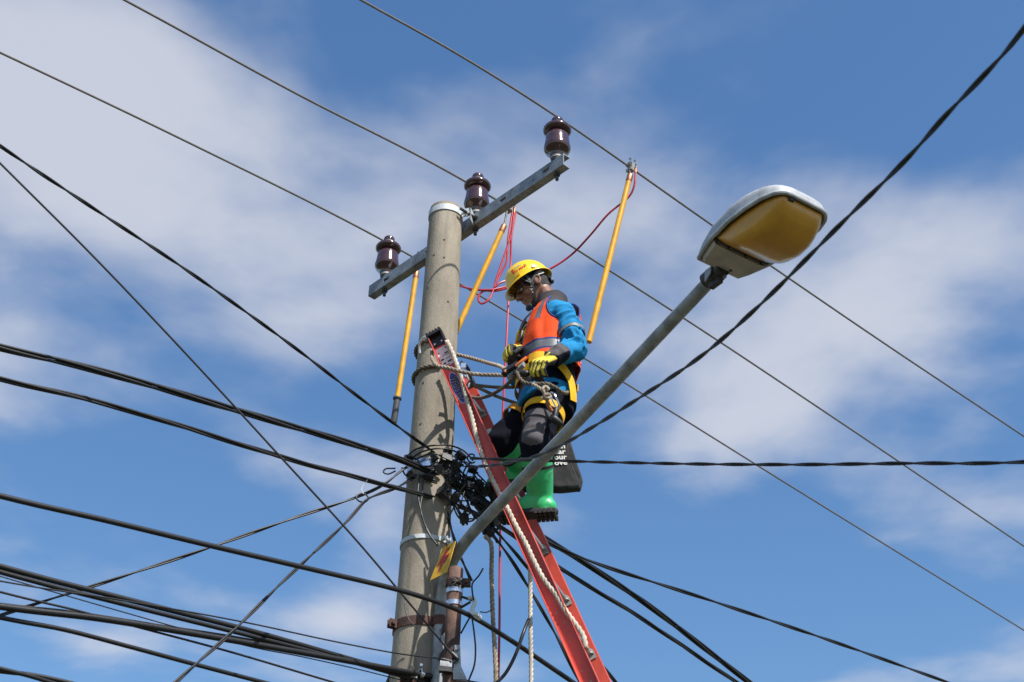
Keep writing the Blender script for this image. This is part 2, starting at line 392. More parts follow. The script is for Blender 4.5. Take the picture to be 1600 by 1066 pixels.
def pole_band(zc_, h, matn, name, lug_dir, th=.005, lug=.035, label=None):
    m = MB(); c = V(PX, PY, zc_); r = prad(zc_) + .001; band(m, c, V(0, 0, 1), r, r + th, h, 48)
    b = m.build(name, matn, pole)
    m = MB(); d = nrm(V(*lug_dir, 0)); s_ = V(-d[1], d[0], 0)
    for k in (-1, 1): m.box(c + d * (r + lug * .5) + s_ * k * .011, d * lug * .55, s_ * .0025, V(0, 0, h / 2 - .002))
    bolt(m, c + d * (r + lug * .6) + s_ * .014, s_, .011, .012); bolt(m, c + d * (r + lug * .6) - s_ * .014, -s_, .011, .012)
    m.tube([c + d * (r + lug * .6) - s_ * .02, c + d * (r + lug * .6) + s_ * .02], .006, 8)
    m.build('clamp_lug', matn, b)
    if label: b['label'] = label
    return b
pole_band(PZT - .045, .04, 'galv_white', 'steel_band', (.93, -.36), lug=.05, label='galvanised steel band round the top of the pole')
pole_band(P(655, 724, PY - .1)[2], .045, 'bright_steel', 'steel_band', (.5, .86), label='shiny steel band behind the cable tangle')
pole_band(P(655, 848, PY - .05)[2], .022, 'galv_white', 'steel_band', (.75, -.66), label='thin pale steel band holding the warning sign')
rb = pole_band(P(655, 978, PY - .06)[2], .045, 'rust', 'rusty_band', (-.86, -.5), lug=.04, label='rust-red pipe clamp band')

# ------------------------------------------------------------------ crossarm
za = PZT - .055
ca0 = PZ(576, 455, za); ca1 = PZ(880, 248, za)
cd = nrm(V(*(ca1 - ca0)[:2], 0)); cl = np.linalg.norm(ca1 - ca0); cw = nrm(V(cd[1], -cd[0], 0))
if cw[1] > 0: cw = -cw                           # web faces the camera side
arm = empty('steel_crossarm', (ca0 + ca1) / 2)
tag(arm, 'galvanised steel channel crossarm bolted behind the pole top', 'crossarm')
m = MB(); up = V(0, 0, 1); hh = .040
slots = [(.085, .115), (.315, .345), (.70, .73), (.905, .935)] 
def cp(t, h, w): return ca0 + cd * cl * t + up * h + cw * w
def cbox(t0, t1, h0, h1, w0, w1): m.box(cp((t0 + t1) / 2, (h0 + h1) / 2, (w0 + w1) / 2), cd * cl * (t1 - t0) / 2, up * (h1 - h0) / 2, cw * (w1 - w0) / 2)
cbox(0, 1, .012, hh, -.006, 0); cbox(0, 1, -hh, -.010, -.006, 0)
e = [0] + [q for s_ in slots for q in s_] + [1]
for i in range(0, len(e), 2): cbox(e[i], e[i + 1], -.010, .012, -.006, 0)
cbox(0, 1, hh - .006, hh, -.05, -.006); cbox(0, 1, -hh, -hh + .006, -.05, -.006)
m.build('channel', 'galv', arm, smooth=False)
tp = ((PX - ca0[0]) * cd[0] + (PY - ca0[1]) * cd[1]) / cl
m = MB()
for k in (-1, 1):
    c = cp(tp, 0, 0) + cd * k * .125; d = -cw
    m.tube([c + cw * -.06, c + cw * .12], .008, 8); bolt(m, c + cw * .0, cw, .016, .012); bolt(m, c - cw * .05, -cw, .016, .012)
m.build('through_bolt', 'dark_steel', arm)
m = MB(); m.prism([cp(tp, -hh, .0) + cd * .1, cp(tp, hh, .0) + cd * .1, cp(tp, hh, .05) + cd * .13, cp(tp, -hh, .05) + cd * .13], cd * .006)
m.build('clamp_plate', 'galv_white', arm, smooth=False)

# ------------------------------------------------------------------ pin insulators
def insulator(c, label):
    root = empty('pin_insulator', c); tag(root, label, 'insulator', 'brown porcelain insulators on the crossarm')
    k = 1.02; Z = V(0, 0, 1)
    m = MB(); m.lathe([(.0001, -.13), (.0095, -.13), (.0095, .0), (.0001, 0)], c, Z, 10, cap=False); bolt(m, c - Z * (.088 + .012), Z, .018, .012); m.build('pin', 'dark_steel', root)
    m = MB(); m.lathe([(.0001, .0), (.033, .0), (.033, .018), (.0001, .018)], c, Z, 20, cap=False); m.build('pin_base', 'dark_steel', root)
    m = MB(); m.lathe([(.0001, .018), (.036, .018), (.036, .034), (.0001, .034)], c, Z, 24, cap=False); m.build('cement_ring', 'cement', root)
    st = lambda h: .034 + (h - .034) * 1.66
    prof = [(.0001, .034), (.038, .034), (.040, .046), (.052, .054), (.066, .060), (.0725, .068), (.0735, .075), (.0715, .082), (.066, .105), (.064, .124), (.060, .130), (.050, .133), (.049, .139),
            (.060, .141), (.072, .145), (.0775, .151), (.078, .156), (.073, .162), (.055, .168), (.036, .172), (.030, .176), (.029, .184), (.033, .188), (.034, .198), (.030, .204), (.012, .207), (.0001, .207)]
    m = MB(); m.lathe([(r * k, st(h)) for r, h in prof], c, Z, 36, cap=False); m.build('porcelain_body', 'porcelain', root, sharp=50)
    m = MB(); m.tube(arc_ring(c + Z * st(.18), Z, .0335, 0, 2 * math.pi * 1.9, 40) + np.linspace(0, .006, 40)[:, None] * Z, .003, 6); m.build('tie_wire', 'conductor', root)
    return c + Z * st(.181)
iw = []
for (t, lab) in ((.075, 'brown porcelain insulator at the crossarm end away from the street light'), (tp + .055, 'brown porcelain insulator beside the pole top'), (.955, 'brown porcelain insulator at the crossarm end above the lineman')):
    iw.append(insulator(cp(t, hh + .001, -.028), lab))

# ------------------------------------------------------------------ bare conductors
wire_px = [[(0, 80), (300, 229), (597, 382), (900, 556), (1250, 770), (1600, 985)],
           [(200, 0), (460, 148), (722, 288), (1020, 470), (1300, 652), (1600, 853)],
           [(575, 0), (730, 90), (874, 183), (1120, 354), (1370, 525), (1600, 678)]]
WIRES = []
wl = ['bare grey conductor on the insulator at the crossarm end away from the street light', 'bare grey conductor on the insulator beside the pole top', 'bare grey conductor on the insulator above the lineman, passing behind the street light']
wd = nrm(V(-cd[1], cd[0], 0)); wd = wd if wd[0] > 0 else -wd
for i in range(3):
    a = iw[i]; zt = a[2]
    q = [PD(px, py - (13, 14, 6)[i] * (.35, .75, 1, .75, .5, .35)[k], a, wd) for k, (px, py) in enumerate(wire_px[i])]
    off = a + wd * 0 + nrm(V(wd[1], -wd[0], 0)) * -.035   # rides in the side groove
    side = off - a
    pts = []
    for k, p in enumerate(q):
        p = p + 0 * side
        pts.append(p)
    ds = nrm(pts[0] - pts[1]); de = nrm(pts[-1] - pts[-2])
    pts = [pts[0] + ds * 14 + V(0, 0, -.6)] + [pts[0] + ds * 6 + V(0, 0, -.1)] + pts + [pts[-1] + de * 10, pts[-1] + de * 30 + V(0, 0, .4)]
    sh = V(wd[1], -wd[0], 0); sh = sh if sh[1] < 0 else -sh
    pts = [p - sh * .03 for p in pts]
    c = spline(pts, .08); WIRES.append(c)
    m = MB(); m.tube(c, .0064, 8); tag(m.build('overhead_conductor', 'conductor', loc=a), wl[i], 'power line', 'bare overhead conductors')

# ------------------------------------------------------------------ grounding sticks and leads
def near_wire(i, px, py):
    d = _F + (px - 800) / FP * _R + (533 - py) / FP * _U; d = nrm(d); c = WIRES[i]; w = c - CAM; t = w @ d
    k = np.argmin(np.linalg.norm(w - t[:, None] * d, axis=1)); return c[k]
def stick(i, ppx, top, bot, grip, label, ydb=0.0):
    c = near_wire(i, *ppx); t = P(*top, c[1] - .012); b = P(*bot, c[1] + ydb); d = nrm(b - t)
    root = empty('grounding_stick', c); tag(root, label, 'grounding stick', 'yellow grounding sticks clamped to the conductors')
    ln = np.linalg.norm(b - t); g0 = t + d * (ln - .17) if grip else b
    m = MB(); m.tube([t + d * .03, g0], .0165, 14); m.build('rod', 'stick_yellow', root)
    m = MB(); m.lathe([(.0001, 0), (.015, 0), (.0185, .006), (.0185, .05), (.0175, .056), (.0001, .056)], t, d, 14, cap=False); m.build('ferrule', 'copper', root)
    if grip:
        m = MB(); m.lathe([(.0001, -.004), (.026, -.004), (.026, .006), (.019, .008), (.020, .16), (.017, .17), (.0001, .172)], g0, d, 16, cap=False); m.build('grip', 'grip_grey', root)
    else:
        m = MB(); m.lathe([(.0001, 0), (.0172, 0), (.0172, .02), (.0001, .021)], b - d * .018, d, 14, cap=False); m.build('end_cap', 'stick_yellow', root)
    wdl = nrm(WIRES[i][np.argmin(np.linalg.norm(WIRES[i] - c, axis=1)) + 1] - c); sd = nrm(np.cross(wdl, V(0, 0, 1))); u = V(0, 0, 1)
    if sd[1] > 0: sd = -sd
    m = MB(); m.tube([t + d * .002, c - u * .018], .006, 8); m.build('clamp_screw', 'dark_steel', root)
    m = MB()                                            # C-shaped jaw round the wire
    m.prism([c + sd * .022 - u * .03, c + sd * .03 + u * .012, c + sd * .014 + u * .034, c - sd * .012 + u * .034, c - sd * .026 + u * .016, c - sd * .018 + u * .010, c - sd * .008 + u * .02, c + sd * .008 + u * .018, c + sd * .013 + u * .004, c + sd * .006 - u * .03], wdl * .022)
    m.box(c - u * .024 + wdl * .012, sd * .02, wdl * .016, u * .009)
    m.build('jaw', 'alu_bracket', root, smooth=False)
    m = MB()
    for (a, b2, c2) in ((.02, .03, .028), (-.012, .02, .03), (.034, .02, .012)): bolt(m, c + wdl * a + sd * b2 + u * c2, nrm(sd + u), .009, .012)
    m.tube([c + wdl * .03 + u * .02 - sd * .01, c + wdl * .045 + u * .028 + sd * .02], .007, 8); m.build('clamp_bolt', 'bright_steel', root)
    m = MB(); m.tube([c + wdl * .045 + u * .012 + sd * .012, c + wdl * .045 - u * .03 + sd * .012], .0075, 8); m.build('cable_lug', 'copper', root)
    return c + wdl * .045 - u * .03 + sd * .012
l1 = stick(0, (651, 410), (651, 424), (615, 661), True, 'yellow grounding stick with a dark grip, hanging beside the concrete pole')
l2 = stick(1, (794, 338), (788, 352), (712, 520), False, 'yellow grounding stick slanting behind the pole, behind the lineman')
l3 = stick(2, (989, 257), (985, 273), (920, 534), False, 'yellow grounding stick hanging between the lineman and the street light')
YJ = l2[1]
jn = P(770, 453, YJ + .0)
lead3 = [l3, P(991, 290, l3[1]), P(984, 306, l3[1] + .02), P(950, 335, l3[1] + .05), P(922, 368, (l3[1] + YJ) / 2), P(893, 398, YJ), P(860, 420, YJ + .02), P(825, 434, YJ + .03), P(795, 447, YJ + .02), jn]
def lead(pts, label, r=.0062):
    m = MB(); m.tube(spline(pts, .02), r, 8); return tag(m.build('grounding_cable', 'red_lead', loc=pts[0]), label, 'cable', 'red grounding cables')
lead(lead3, 'red grounding cable from the stick nearest the street light to behind the helmet')
lead([l1, P(664, 415, l1[1]), P(668, 424, l1[1]), P(690, 438, l1[1] - .02), P(718, 447, YJ + .1), P(745, 453, YJ), jn], 'red grounding cable running behind the concrete pole to the knot')
lead([l2, P(797, 372, YJ), P(786, 405, YJ), P(777, 432, YJ), P(769, 458, YJ), P(762, 470, YJ - .01), P(752, 475, YJ - .01), P(747, 467, YJ), P(755, 455, YJ + .01), P(774, 455, YJ + .01), P(797, 449, YJ + .02)], 'red grounding cable hanging in a loop beside the helmet')
lead([l2 + V(-.012, 0, 0), P(794, 372, YJ), P(791, 410, YJ + .01), P(781, 430, YJ + .01), P(772, 450, YJ), P(780, 443, YJ), P(797, 437, YJ + .02)], 'red grounding cable strand bunched under the middle clamp')
vz = l2.copy(); vb = P(779, 1045, YJ - .02)
lead([l2 + V(.01, 0, 0), P(799, 372, YJ), P(798, 410, YJ + .02), P(794, 480, YJ), P(790, 560, YJ - .01), P(786, 640, YJ), P(783, 760, YJ), P(781, 880, YJ), vb, V(vb[0] - .04, vb[1], 2.0), V(vb[0] - .02, vb[1], .02)], 'long red grounding cable dropping straight down behind the ladder')

# ------------------------------------------------------------------ street light
wx = P(689, 940, 6.385)
KV = P(699, 882, 6.385); EV = P(1112, 436, 4.70)
AD = nrm(EV - KV)
lamp = empty('street_light', (wx[0], wx[1], 0)); tag(lamp, 'galvanised street light with amber bowl on a long arm across the lineman', 'street light')
def bez(a, b, c, n=16): return [(1 - t) ** 2 * a + 2 * t * (1 - t) * b + t * t * c for t in np.linspace(0, 1, n)]
corner = V(wx[0], wx[1], KV[2])
pipe = [V(wx[0], wx[1], z) for z in np.linspace(0, corner[2] - .2, 30)][:-1] + bez(corner - V(0, 0, .2), corner, corner + nrm(EV - corner) * .3) + [corner + (EV - corner) * t for t in np.linspace(.2, 1, 14)]
AD = nrm(EV - corner)
zs_ = [p for p in pipe if p[2] < KV[2] - .26]
m = MB(); m.tube(np.array(pipe), [.0275] * len(pipe), 20); m.build('arm_pipe', 'galv_arm', lamp)
zb = P(655, 978, PY - .06)[2]
m = MB(); band(m, V(wx[0], wx[1], zb), V(0, 0, 1), .028, .033, .045, 24); dcl = nrm(V(PX - wx[0], PY - wx[1], 0))
m.box(V(wx[0], wx[1], zb) + dcl * .05, dcl * .022, V(-dcl[1], dcl[0], 0) * .004, V(0, 0, .02)); bolt(m, V(wx[0], wx[1], zb) + V(.033, -.006, 0), V(1, -.2, 0), .01, .012)
m.build('pipe_clamp', 'rust', lamp)
# lantern
LA = nrm(V(AD[0], AD[1], -.01)); LS = nrm(np.cross(LA, V(0, 0, 1))); LU = np.cross(LS, LA)   # along, side, up
LO = EV + LA * .035 + LS * .030 + LU * -.004
def lp(a, b, c): return LO + LA * (.05 + a * .92) * .86 + LS * b + LU * c
LEN = .63
def hw(a):
    pts = [(0, .104), (.05, .120), (.16, .146), (.30, .160), (.42, .160), (.52, .150), (.58, .134), (.61, .116), (.625, .098), (.63, .075)]
    return float(np.interp(a, [q[0] for q in pts], [q[1] for q in pts]))
def ht(a):
    pts = [(0, .055), (.04, .072), (.16, .100), (.32, .114), (.44, .106), (.54, .084), (.60, .06), (.625, .044), (.63, .03)]
    return float(np.interp(a, [q[0] for q in pts], [q[1] for q in pts]))
aa = [0, .012, .05, .1, .16, .22, .3, .36, .42, .47, .52, .55, .58, .60, .615, .625, .63]
m = MB(); R = []
for a in aa:
    ring = []
    for t in np.linspace(0, math.pi, 17):
        x, y = math.cos(t), math.sin(t); ring.append(lp(a, hw(a) * math.copysign(abs(x) ** .52, x), ht(a) * abs(y) ** .58))
    for t in (-.93, -.5, 0, .5, .93): ring.append(lp(a, hw(a) * t, .006))
    R.append(ring)
m.rings(R)
m.build('canopy', 'lamp_grey', lamp, sharp=50)
m = MB()
rim = [(a, hw(a)) for a in [.0, .05, .1, .165, .22, .3, .36, .42, .47, .52, .55, .58, .60, .615, .625, .63]]
loop = [lp(a, b, 0) for a, b in rim] + [lp(a, -b, 0) for a, b in reversed(rim)]
m.tube(np.array(loop + [loop[0]]), .0085, 8, cap=False); m.build('rim', 'lamp_grey', lamp)
m = MB(); m.box(lp(.172, 0, .02), LA * .0012, LS * .135, LU * .024); m.build('gasket', 'gasket', lamp, smooth=False)
m = MB(); ang2 = [(a, b) for a, b in rim if a > .2]
pl = [lp(a, b - .014, .002) for a, b in ang2] + [lp(a, -b + .014, .002) for a, b in reversed(ang2)]
m.prism(pl, -LU * .006); m.build('bowl_gasket', 'gasket', lamp, smooth=False)
m = MB()
pp = [(.004, .090), (.03, .105), (.10, .122), (.158, .134)]
poly = [lp(a, b, -.004) for a, b in pp] + [lp(a, -b, -.004) for a, b in reversed(pp)]
ins = [lp(.012 + a * .93, b * .93, -.022) for a, b in pp] + [lp(.012 + a * .93, -b * .93, -.022) for a, b in reversed(pp)]
m.rings([poly, ins]); m.build('gear_cover', 'lamp_panel', lamp, sharp=30)
m = MB(); R = []
for a in np.concatenate([np.linspace(.182, .3, 5), np.linspace(.33, .53, 6), np.linspace(.55, .612, 6)]):
    f_ = (a - .182) / .43; dep = float(np.interp(f_, [0, .12, .3, .55, .75, .9, .97, 1], [.012, .05, .092, .112, .104, .068, .036, .008])); w = max(.02, hw(a) - .018)
    ring = []
    for (x, y) in ((1, 0), (.98, .28), (.93, .55), (.84, .80), (.70, .93), (.5, .985), (.25, 1), (0, 1), (-.25, 1), (-.5, .985), (-.70, .93), (-.84, .80), (-.93, .55), (-.98, .28), (-1, 0)):
        ring.append(lp(a, w * x, -.003 - dep * y))
    R.append(ring)
m.rings(R); m.build('bowl', 'amber', lamp, sharp=60)
m = MB()
for b in (-.11, -.03, .055, .115): m.box(lp(.168, b, -.008), LA * .010, LS * .007, LU * .008)
m.tube([lp(.17, -.135, -.006), lp(.17, .135, -.006)], .005, 6); m.build('hinge', 'dark_steel', lamp, smooth=False)
m = MB(); m.box(lp(.612, .065, -.006), LA * .008, LS * .012, LU * .012); m.build('latch', 'dark_steel', lamp, smooth=False)
m = MB(); m.box(lp(.3, hw(.3) * -1 - .006, -.002), LA * .022, LS * .003, LU * .01); m.build('latch', 'dark_steel', lamp, smooth=False)
m = MB(); m.tube([lp(-.10, 0, -.02), lp(.03, 0, -.016)], .034, 16); m.box(lp(-.03, .0, -.062), LA * .03, LS * .012, LU * .012); m.build('spigot', 'dark_steel', lamp)
m = MB(); m.prism([lp(-.05, .036, -.01), lp(-.055, .036, -.062), lp(-.01, .036, -.04), lp(.0, .036, -.01)], LS * .004); m.build('bracket', 'lamp_grey', lamp, smooth=False)
m = MB(); m.prism([lp(-.05, -.04, .02), lp(-.055, -.04, -.04), lp(-.0, -.04, -.03), lp(.0, -.04, .02)], LS * .004); m.build('bracket', 'lamp_grey', lamp, smooth=False)
m = MB(); m.tube([lp(.105, hw(.105) * -.99, .01), lp(.105, hw(.105) * -.90, .045), lp(.105, hw(.105) * -.6, .082)], .0022, 6); m.build('seam', 'sticker_white', lamp)
m = MB(); bolt(m, lp(.045, -.03, -.0225), -LU, .006, .004); m.build('screw', 'dark_steel', lamp)

# ------------------------------------------------------------------ rusty pipe stub with clamps
rp = P(710.5, 920, 6.2); rtop = P(710.5, 890, 6.2)[2]
rust = empty('rusty_pipe', (rp[0], rp[1], 0)); tag(rust, 'thick rust-brown pipe standing beside the concrete pole under the lamp arm', 'pipe')
m = MB(); m.lathe([(.0355, z) for z in np.linspace(0, rtop, 40)] + [(.034, rtop + .002), (.031, rtop + .002), (.030, rtop - .08)], V(rp[0], rp[1], 0), V(0, 0, 1), 28, cap=False); m.build('shaft', 'rust_pipe', rust, sharp=60)
for k, z in enumerate((P(710, 925, 6.2)[2], P(710, 945, 6.2)[2])):
    m = MB(); band(m, V(rp[0], rp[1], z), V(0, 0, 1), .036, .039, .022, 28); m.build('steel_strap', 'bright_steel', rust)
z = P(710, 912, 6.2)[2]
m = MB(); band(m, V(rp[0], rp[1], z), V(0, 0, 1), .036, .044, .028, 28); m.box(V(rp[0] + .055, rp[1] - .01, z), V(.018, 0, 0), V(0, .012, 0), V(0, 0, .018)); bolt(m, V(rp[0] + .055, rp[1] - .022, z), V(0, -1, 0), .009, .012); m.build('rusty_clamp', 'rust', rust)
m = MB()
for k in range(7):
    a = rng.uniform(-2.6, -.4); zz = z + rng.uniform(-.03, .02); pts = [V(rp[0] + .045 * math.cos(a + d_) * (1 + rng.uniform(0, .3)), rp[1] + .045 * math.sin(a + d_) * (1 + rng.uniform(0, .3)), zz + rng.uniform(-.02, .02)) for d_ in np.linspace(0, 1.6, 5)]
    m.tube(spline(pts, .01), .0025, 5)
m.build('tie_wire', 'dark_steel', rust)
m = MB(); q0 = V(rp[0] + .036, rp[1] - .01, P(710, 934, 6.2)[2]); q1 = P(738, 938, 6.14)
m.tube([q0, q1], .006, 8); m.tube([V(rp[0] + .036, rp[1] - .01, P(710, 950, 6.2)[2]), q1 + V(-.01, 0, -.01)], .006, 8); m.build('hook_bracket', 'dark_steel', rust)
m = MB(); q2 = P(737, 958, 6.13); q3 = P(735, 938, 6.13)
m.tube(spline([q3 + V(-.01, 0, .01), q3 + V(.012, 0, .012), q3 + V(.02, 0, -.01), q3 + V(.014, 0, -.03), q2 + V(0, 0, .01)], .01), .010, 8); m.build('clamp_hanger', 'galv_white', rust)
m = MB(); m.capsule(P(734, 960, 6.12), .014, P(748, 965, 6.14), .015); m.box(P(741, 959, 6.12), V(.022, .003, -.006), V(0, .01, 0), V(0, 0, .008)); m.build('cable_clamp', 'galv_white', rust)
for (a, b) in (((707, 965), .03), ((708, 1006), .04)):
    z = P(*a, 6.2)[2]; m = MB(); m.box(V(rp[0] - .034, rp[1] + .095, z), V(.022, -.068, 0), V(.004, .0015, 0), V(0, 0, b * .5)); m.build('link_plate', 'rust', rust, smooth=False)
z = P(712, 1048, 6.2)[2]
m = MB(); band(m, V(rp[0], rp[1], z), V(0, 0, 1), .036, .040, .05, 28); m.box(V(rp[0] - .02, rp[1] - .055, z + .002), V(.026, .006, 0), V(0, .016, 0), V(0, 0, .012)); m.build('strain_bracket', 'galv', rust, smooth=False)
m = MB(); m.box(V(rp[0] - .022, rp[1] - .056, z - .022), V(.028, .006, 0), V(0, .016, 0), V(0, 0, .010)); m.build('strain_wedge', 'black_plastic', rust, smooth=False)
m = MB()
bz = V(rp[0] + .026, rp[1] - .05, z)
m.prism([bz + V(-.012, 0, .10), bz + V(.012, 0, .10), bz + V(.02, 0, .0), bz + V(.05, 0, -.06), bz + V(-.012, 0, -.06)], V(0, .006, 0))
for dz in (.02, .05, .08): bolt(m, bz + V(0, -.001, dz), V(0, -1, 0), .008, .008)
m.build('strain_plate', 'galv', rust, smooth=False)

# ------------------------------------------------------------------ warning sign
sg = empty('warning_sign', P(693, 855, 6.33)); tag(sg, 'small yellow warning plate with a red lightning bolt tied to the pole', 'sign')
S = [P(712, 845, 6.20), P(692.5, 854.5, 6.33), P(672, 907, 6.29), P(698, 894, 6.165)]
sn = nrm(np.cross(S[0] - S[1], S[2] - S[1])); sn = sn if sn[1] < 0 else -sn
def sp(u, v, o=0): a = S[1] + (S[0] - S[1]) * u; b = S[2] + (S[3] - S[2]) * u; return a + (b - a) * v + sn * o
m = MB(); m.prism([sp(0, 0), sp(.28, 0.0), sp(.33, .05), sp(.45, .0), sp(1, 0), sp(1, 1), sp(0, 1)], -sn * .0025); m.build('plate', 'sign_yellow', sg, smooth=False)
bolt2 = [(.47, .13), (.66, .13), (.53, .40), (.80, .37), (.52, .66), (.62, .665), (.38, .88), (.40, .62), (.30, .63), (.16, .60), (.42, .36)]
bolt2 = [(.45, .12), (.64, .12), (.56, .385), (.86, .36), (.62, .62), (.55, .60), (.40, .90), (.36, .58), (.14, .62)]
m = MB(); m.prism([sp(u, v, .0012) for u, v in bolt2], sn * .0008); m.build('lightning_mark', 'sign_red', sg, smooth=False)
m = MB(); m.tube(spline([sp(.36, .04, -.01), sp(.36, .06, .006), sp(.3, -.03, .004), P(690, 849, 6.36)], .006), .0018, 5); m.build('tie_wire', 'dark_steel', sg)

# ------------------------------------------------------------------ ladder
LT = P(682, 528, 6.20); LB = P(922, 1066, 5.94)
ld = nrm(LB - LT); LW = V(.343, .94, 0); LW = nrm(LW - ld * (LW @ ld)); ln_ = np.cross(LW, ld); ln_ = ln_ if ln_[0] > 0 else -ln_
WID = .42; LL = -LT[2] / ld[2]
lad = empty('extension_ladder', LT + ld * LL); tag(lad, 'orange-red fibreglass ladder leaning on the concrete pole', 'ladder')
def lpnt(s, n_, w_): return LT + ld * s + ln_ * n_ + LW * w_
def rail(w0, sgn, name):
    m = MB(); t = .0045; hwid = .039; fl = .031
    sec = [(-hwid, 0), (hwid, 0), (hwid, fl), (hwid - t, fl), (hwid - t * 1.1, t), (-hwid + t * 1.1, t), (-hwid + t, fl), (-hwid, fl)]
    R = [[lpnt(s, a, w0 + sgn * b) for a, b in (sec if sgn < 0 else sec[::-1])] for s in np.linspace(0, LL, 40)]
    m.rings(R); o = m.build(name, 'fibreglass', lad, smooth=False)
    md = o.modifiers.new('b', 'BEVEL'); md.width = .0015; md.segments = 2; md.limit_method = 'ANGLE'
    return o
rail_near = rail(0, -1, 'rail'); rail_far = rail(WID, 1, 'rail')
RS0 = .562 * 2.06 - .148 * 2.06 * 3
rs = [s for s in np.arange(RS0, LL - .1, .305) if s > .05]
rmesh = None
for s in rs:
    if rmesh is None:
        m = MB(); c0 = lpnt(0, 0, 0); m.tube([c0 - LW * .004, c0 + LW * (WID + .004)], .0165, 14, flat=(1, .8), up=ln_)
        rmesh = m.mesh('rung', 'aluminium', lpnt(0, 0, 0))
        m = MB()
        q = lambda a, b, c: lpnt(a, b, WID - c)
        m.prism([q(-.020, -.028, .003), q(.035, -.028, .003), q(.035, .028, .003), q(-.005, .028, .003), q(-.045, .0, .003)], -LW * .0015)
        m.prism([q(.012, -.026, .0045), q(-.040, .0, .0045), q(.012, .024, .0045), q(.012, .0, .05)], -LW * .003)
        bmesh_ = m.mesh('rung_bracket', 'alu_bracket', lpnt(0, 0, 0), smooth=False)
        m = MB(); q = lambda a, b: lpnt(a, b, -.0045)
        m.ell(q(-.03, -.012), ld * .0045, ln_ * .0045, LW * .002, 8)
        rvm = m.mesh('rivet', 'alu_bracket', lpnt(0, 0, 0))
    for nm, me, d_ in (('rung', rmesh, 0), ('rung_bracket', bmesh_, 0), ('rivet', rvm, 0), ('rivet', rvm, 1)):
        o = bpy.data.objects.new(nm, me); scene.collection.objects.link(o); o.parent = lad; o.location = Vector(lpnt(s + .06 * d_, .018 * d_, 0) - WLOC[lad.name])
# end caps
for w0, sg_ in ((0, -1), (WID, 1)):
    m = MB(); hwid = .043; R = []
    t = .006; fl = .036; sec = [(-hwid, -.004), (hwid, -.004), (hwid, fl), (hwid - t, fl), (hwid - t, .008), (-hwid + t, .008), (-hwid + t, fl), (-hwid, fl)]
    m.rings([[lpnt(s, a, w0 + sg_ * b) for a, b in (sec if sg_ < 0 else sec[::-1])] for s in (-.012, .062)])
    m.box(lpnt(-.014, 0, w0 + sg_ * .016), ld * .008, ln_ * hwid, LW * .020)
    for k in range(5): m.box(lpnt(-.025, -.034 + k * .017, w0 + sg_ * .016), ld * .005, ln_ * .005, LW * .020)
    for a in (-.02, .02): m.lathe([(.0001, .0), (.007, 0), (.007, .004), (.0001, .004)], lpnt(.045, a, w0 + sg_ * .0085), LW * sg_, 10, cap=False)
    cap_o = m.build('end_cap', 'black_plastic', lad, smooth=False)
    m = MB()
    for a in (-.02, .02): m.lathe([(.0001, .0), (.0065, 0), (.005, .003), (.0001, .003)], lpnt(.045, a, w0 + sg_ * .0125), LW * sg_, 10, cap=False)
    m.build('cap_screw', 'bright_steel', cap_o)
zface = -.0055
def lq(s, n_, o=0.0): return lpnt(s, n_, zface - o)
st = rail_near
m = MB(); m.prism([lq(.075, -.031), lq(.075, .031), lq(.205, .031), lq(.205, -.012), lq(.213, -.031)], -LW * .0006); m.build('sticker', 'sticker_white', st, smooth=False)
m = MB()
for s0, a0, s1, a1 in ((.086, .02, .094, .028), (.104, -.026, .112, -.018), (.118, .006, .126, .026), (.132, -.01, .135, .028), (.150, -.026, .160, -.008), (.156, .0, .159, .026), (.178, -.02, .188, -.006), (.176, .004, .186, .026), (.196, -.026, .2, .01)):
    m.prism([lq(s0, a0, .0008), lq(s0, a1, .0008), lq(s1, a1, .0008), lq(s1, a0, .0008)], -LW * .0004)
m.build('sticker_print', 'ink', st, smooth=False)
def loval(a, b, s_off, n_off, o): return [lq(.36 + s_off + a * math.cos(t), n_off + b * math.sin(t), o) for t in np.linspace(0, 2 * math.pi, 32, endpoint=False)]
m = MB(); m.prism(loval(.108, .0275, 0, -.004, 0.0), -LW * .0005); m.build('logo_border', 'sticker_white', st, smooth=False)
m = MB(); m.prism(loval(.104, .0245, 0, -.004, .0006), -LW * .0005); m.build('logo_oval', 'sticker_blue', st, smooth=False)
tv, tf = text_pts('WERNER', .042, .0008)
def put_text(tv, tf, fn, name, matn, parent):
    m = MB(); m.add([fn(x, y) for x, y in tv], tf); return m.build(name, matn, parent, smooth=False)
put_text(tv, tf, lambda x, y: lq(.362 + (x + .0016) * .95, -.004 + y * 1.15 - .0014, .0015), 'logo_lettering_edge', 'sticker_white', st)
put_text(tv, tf, lambda x, y: lq(.362 + x * .95, -.004 + y * 1.15, .0022), 'logo_lettering', 'ink', st)
m = MB(); q = lambda s, n_, o=0: lpnt(s, n_, WID - .0008 - o)
m.prism([q(.36, -.025), q(.36, .02), q(.43, .02), q(.43, -.025)], -LW * .0006); m.build('sticker', 'sticker_white', rail_far, smooth=False)

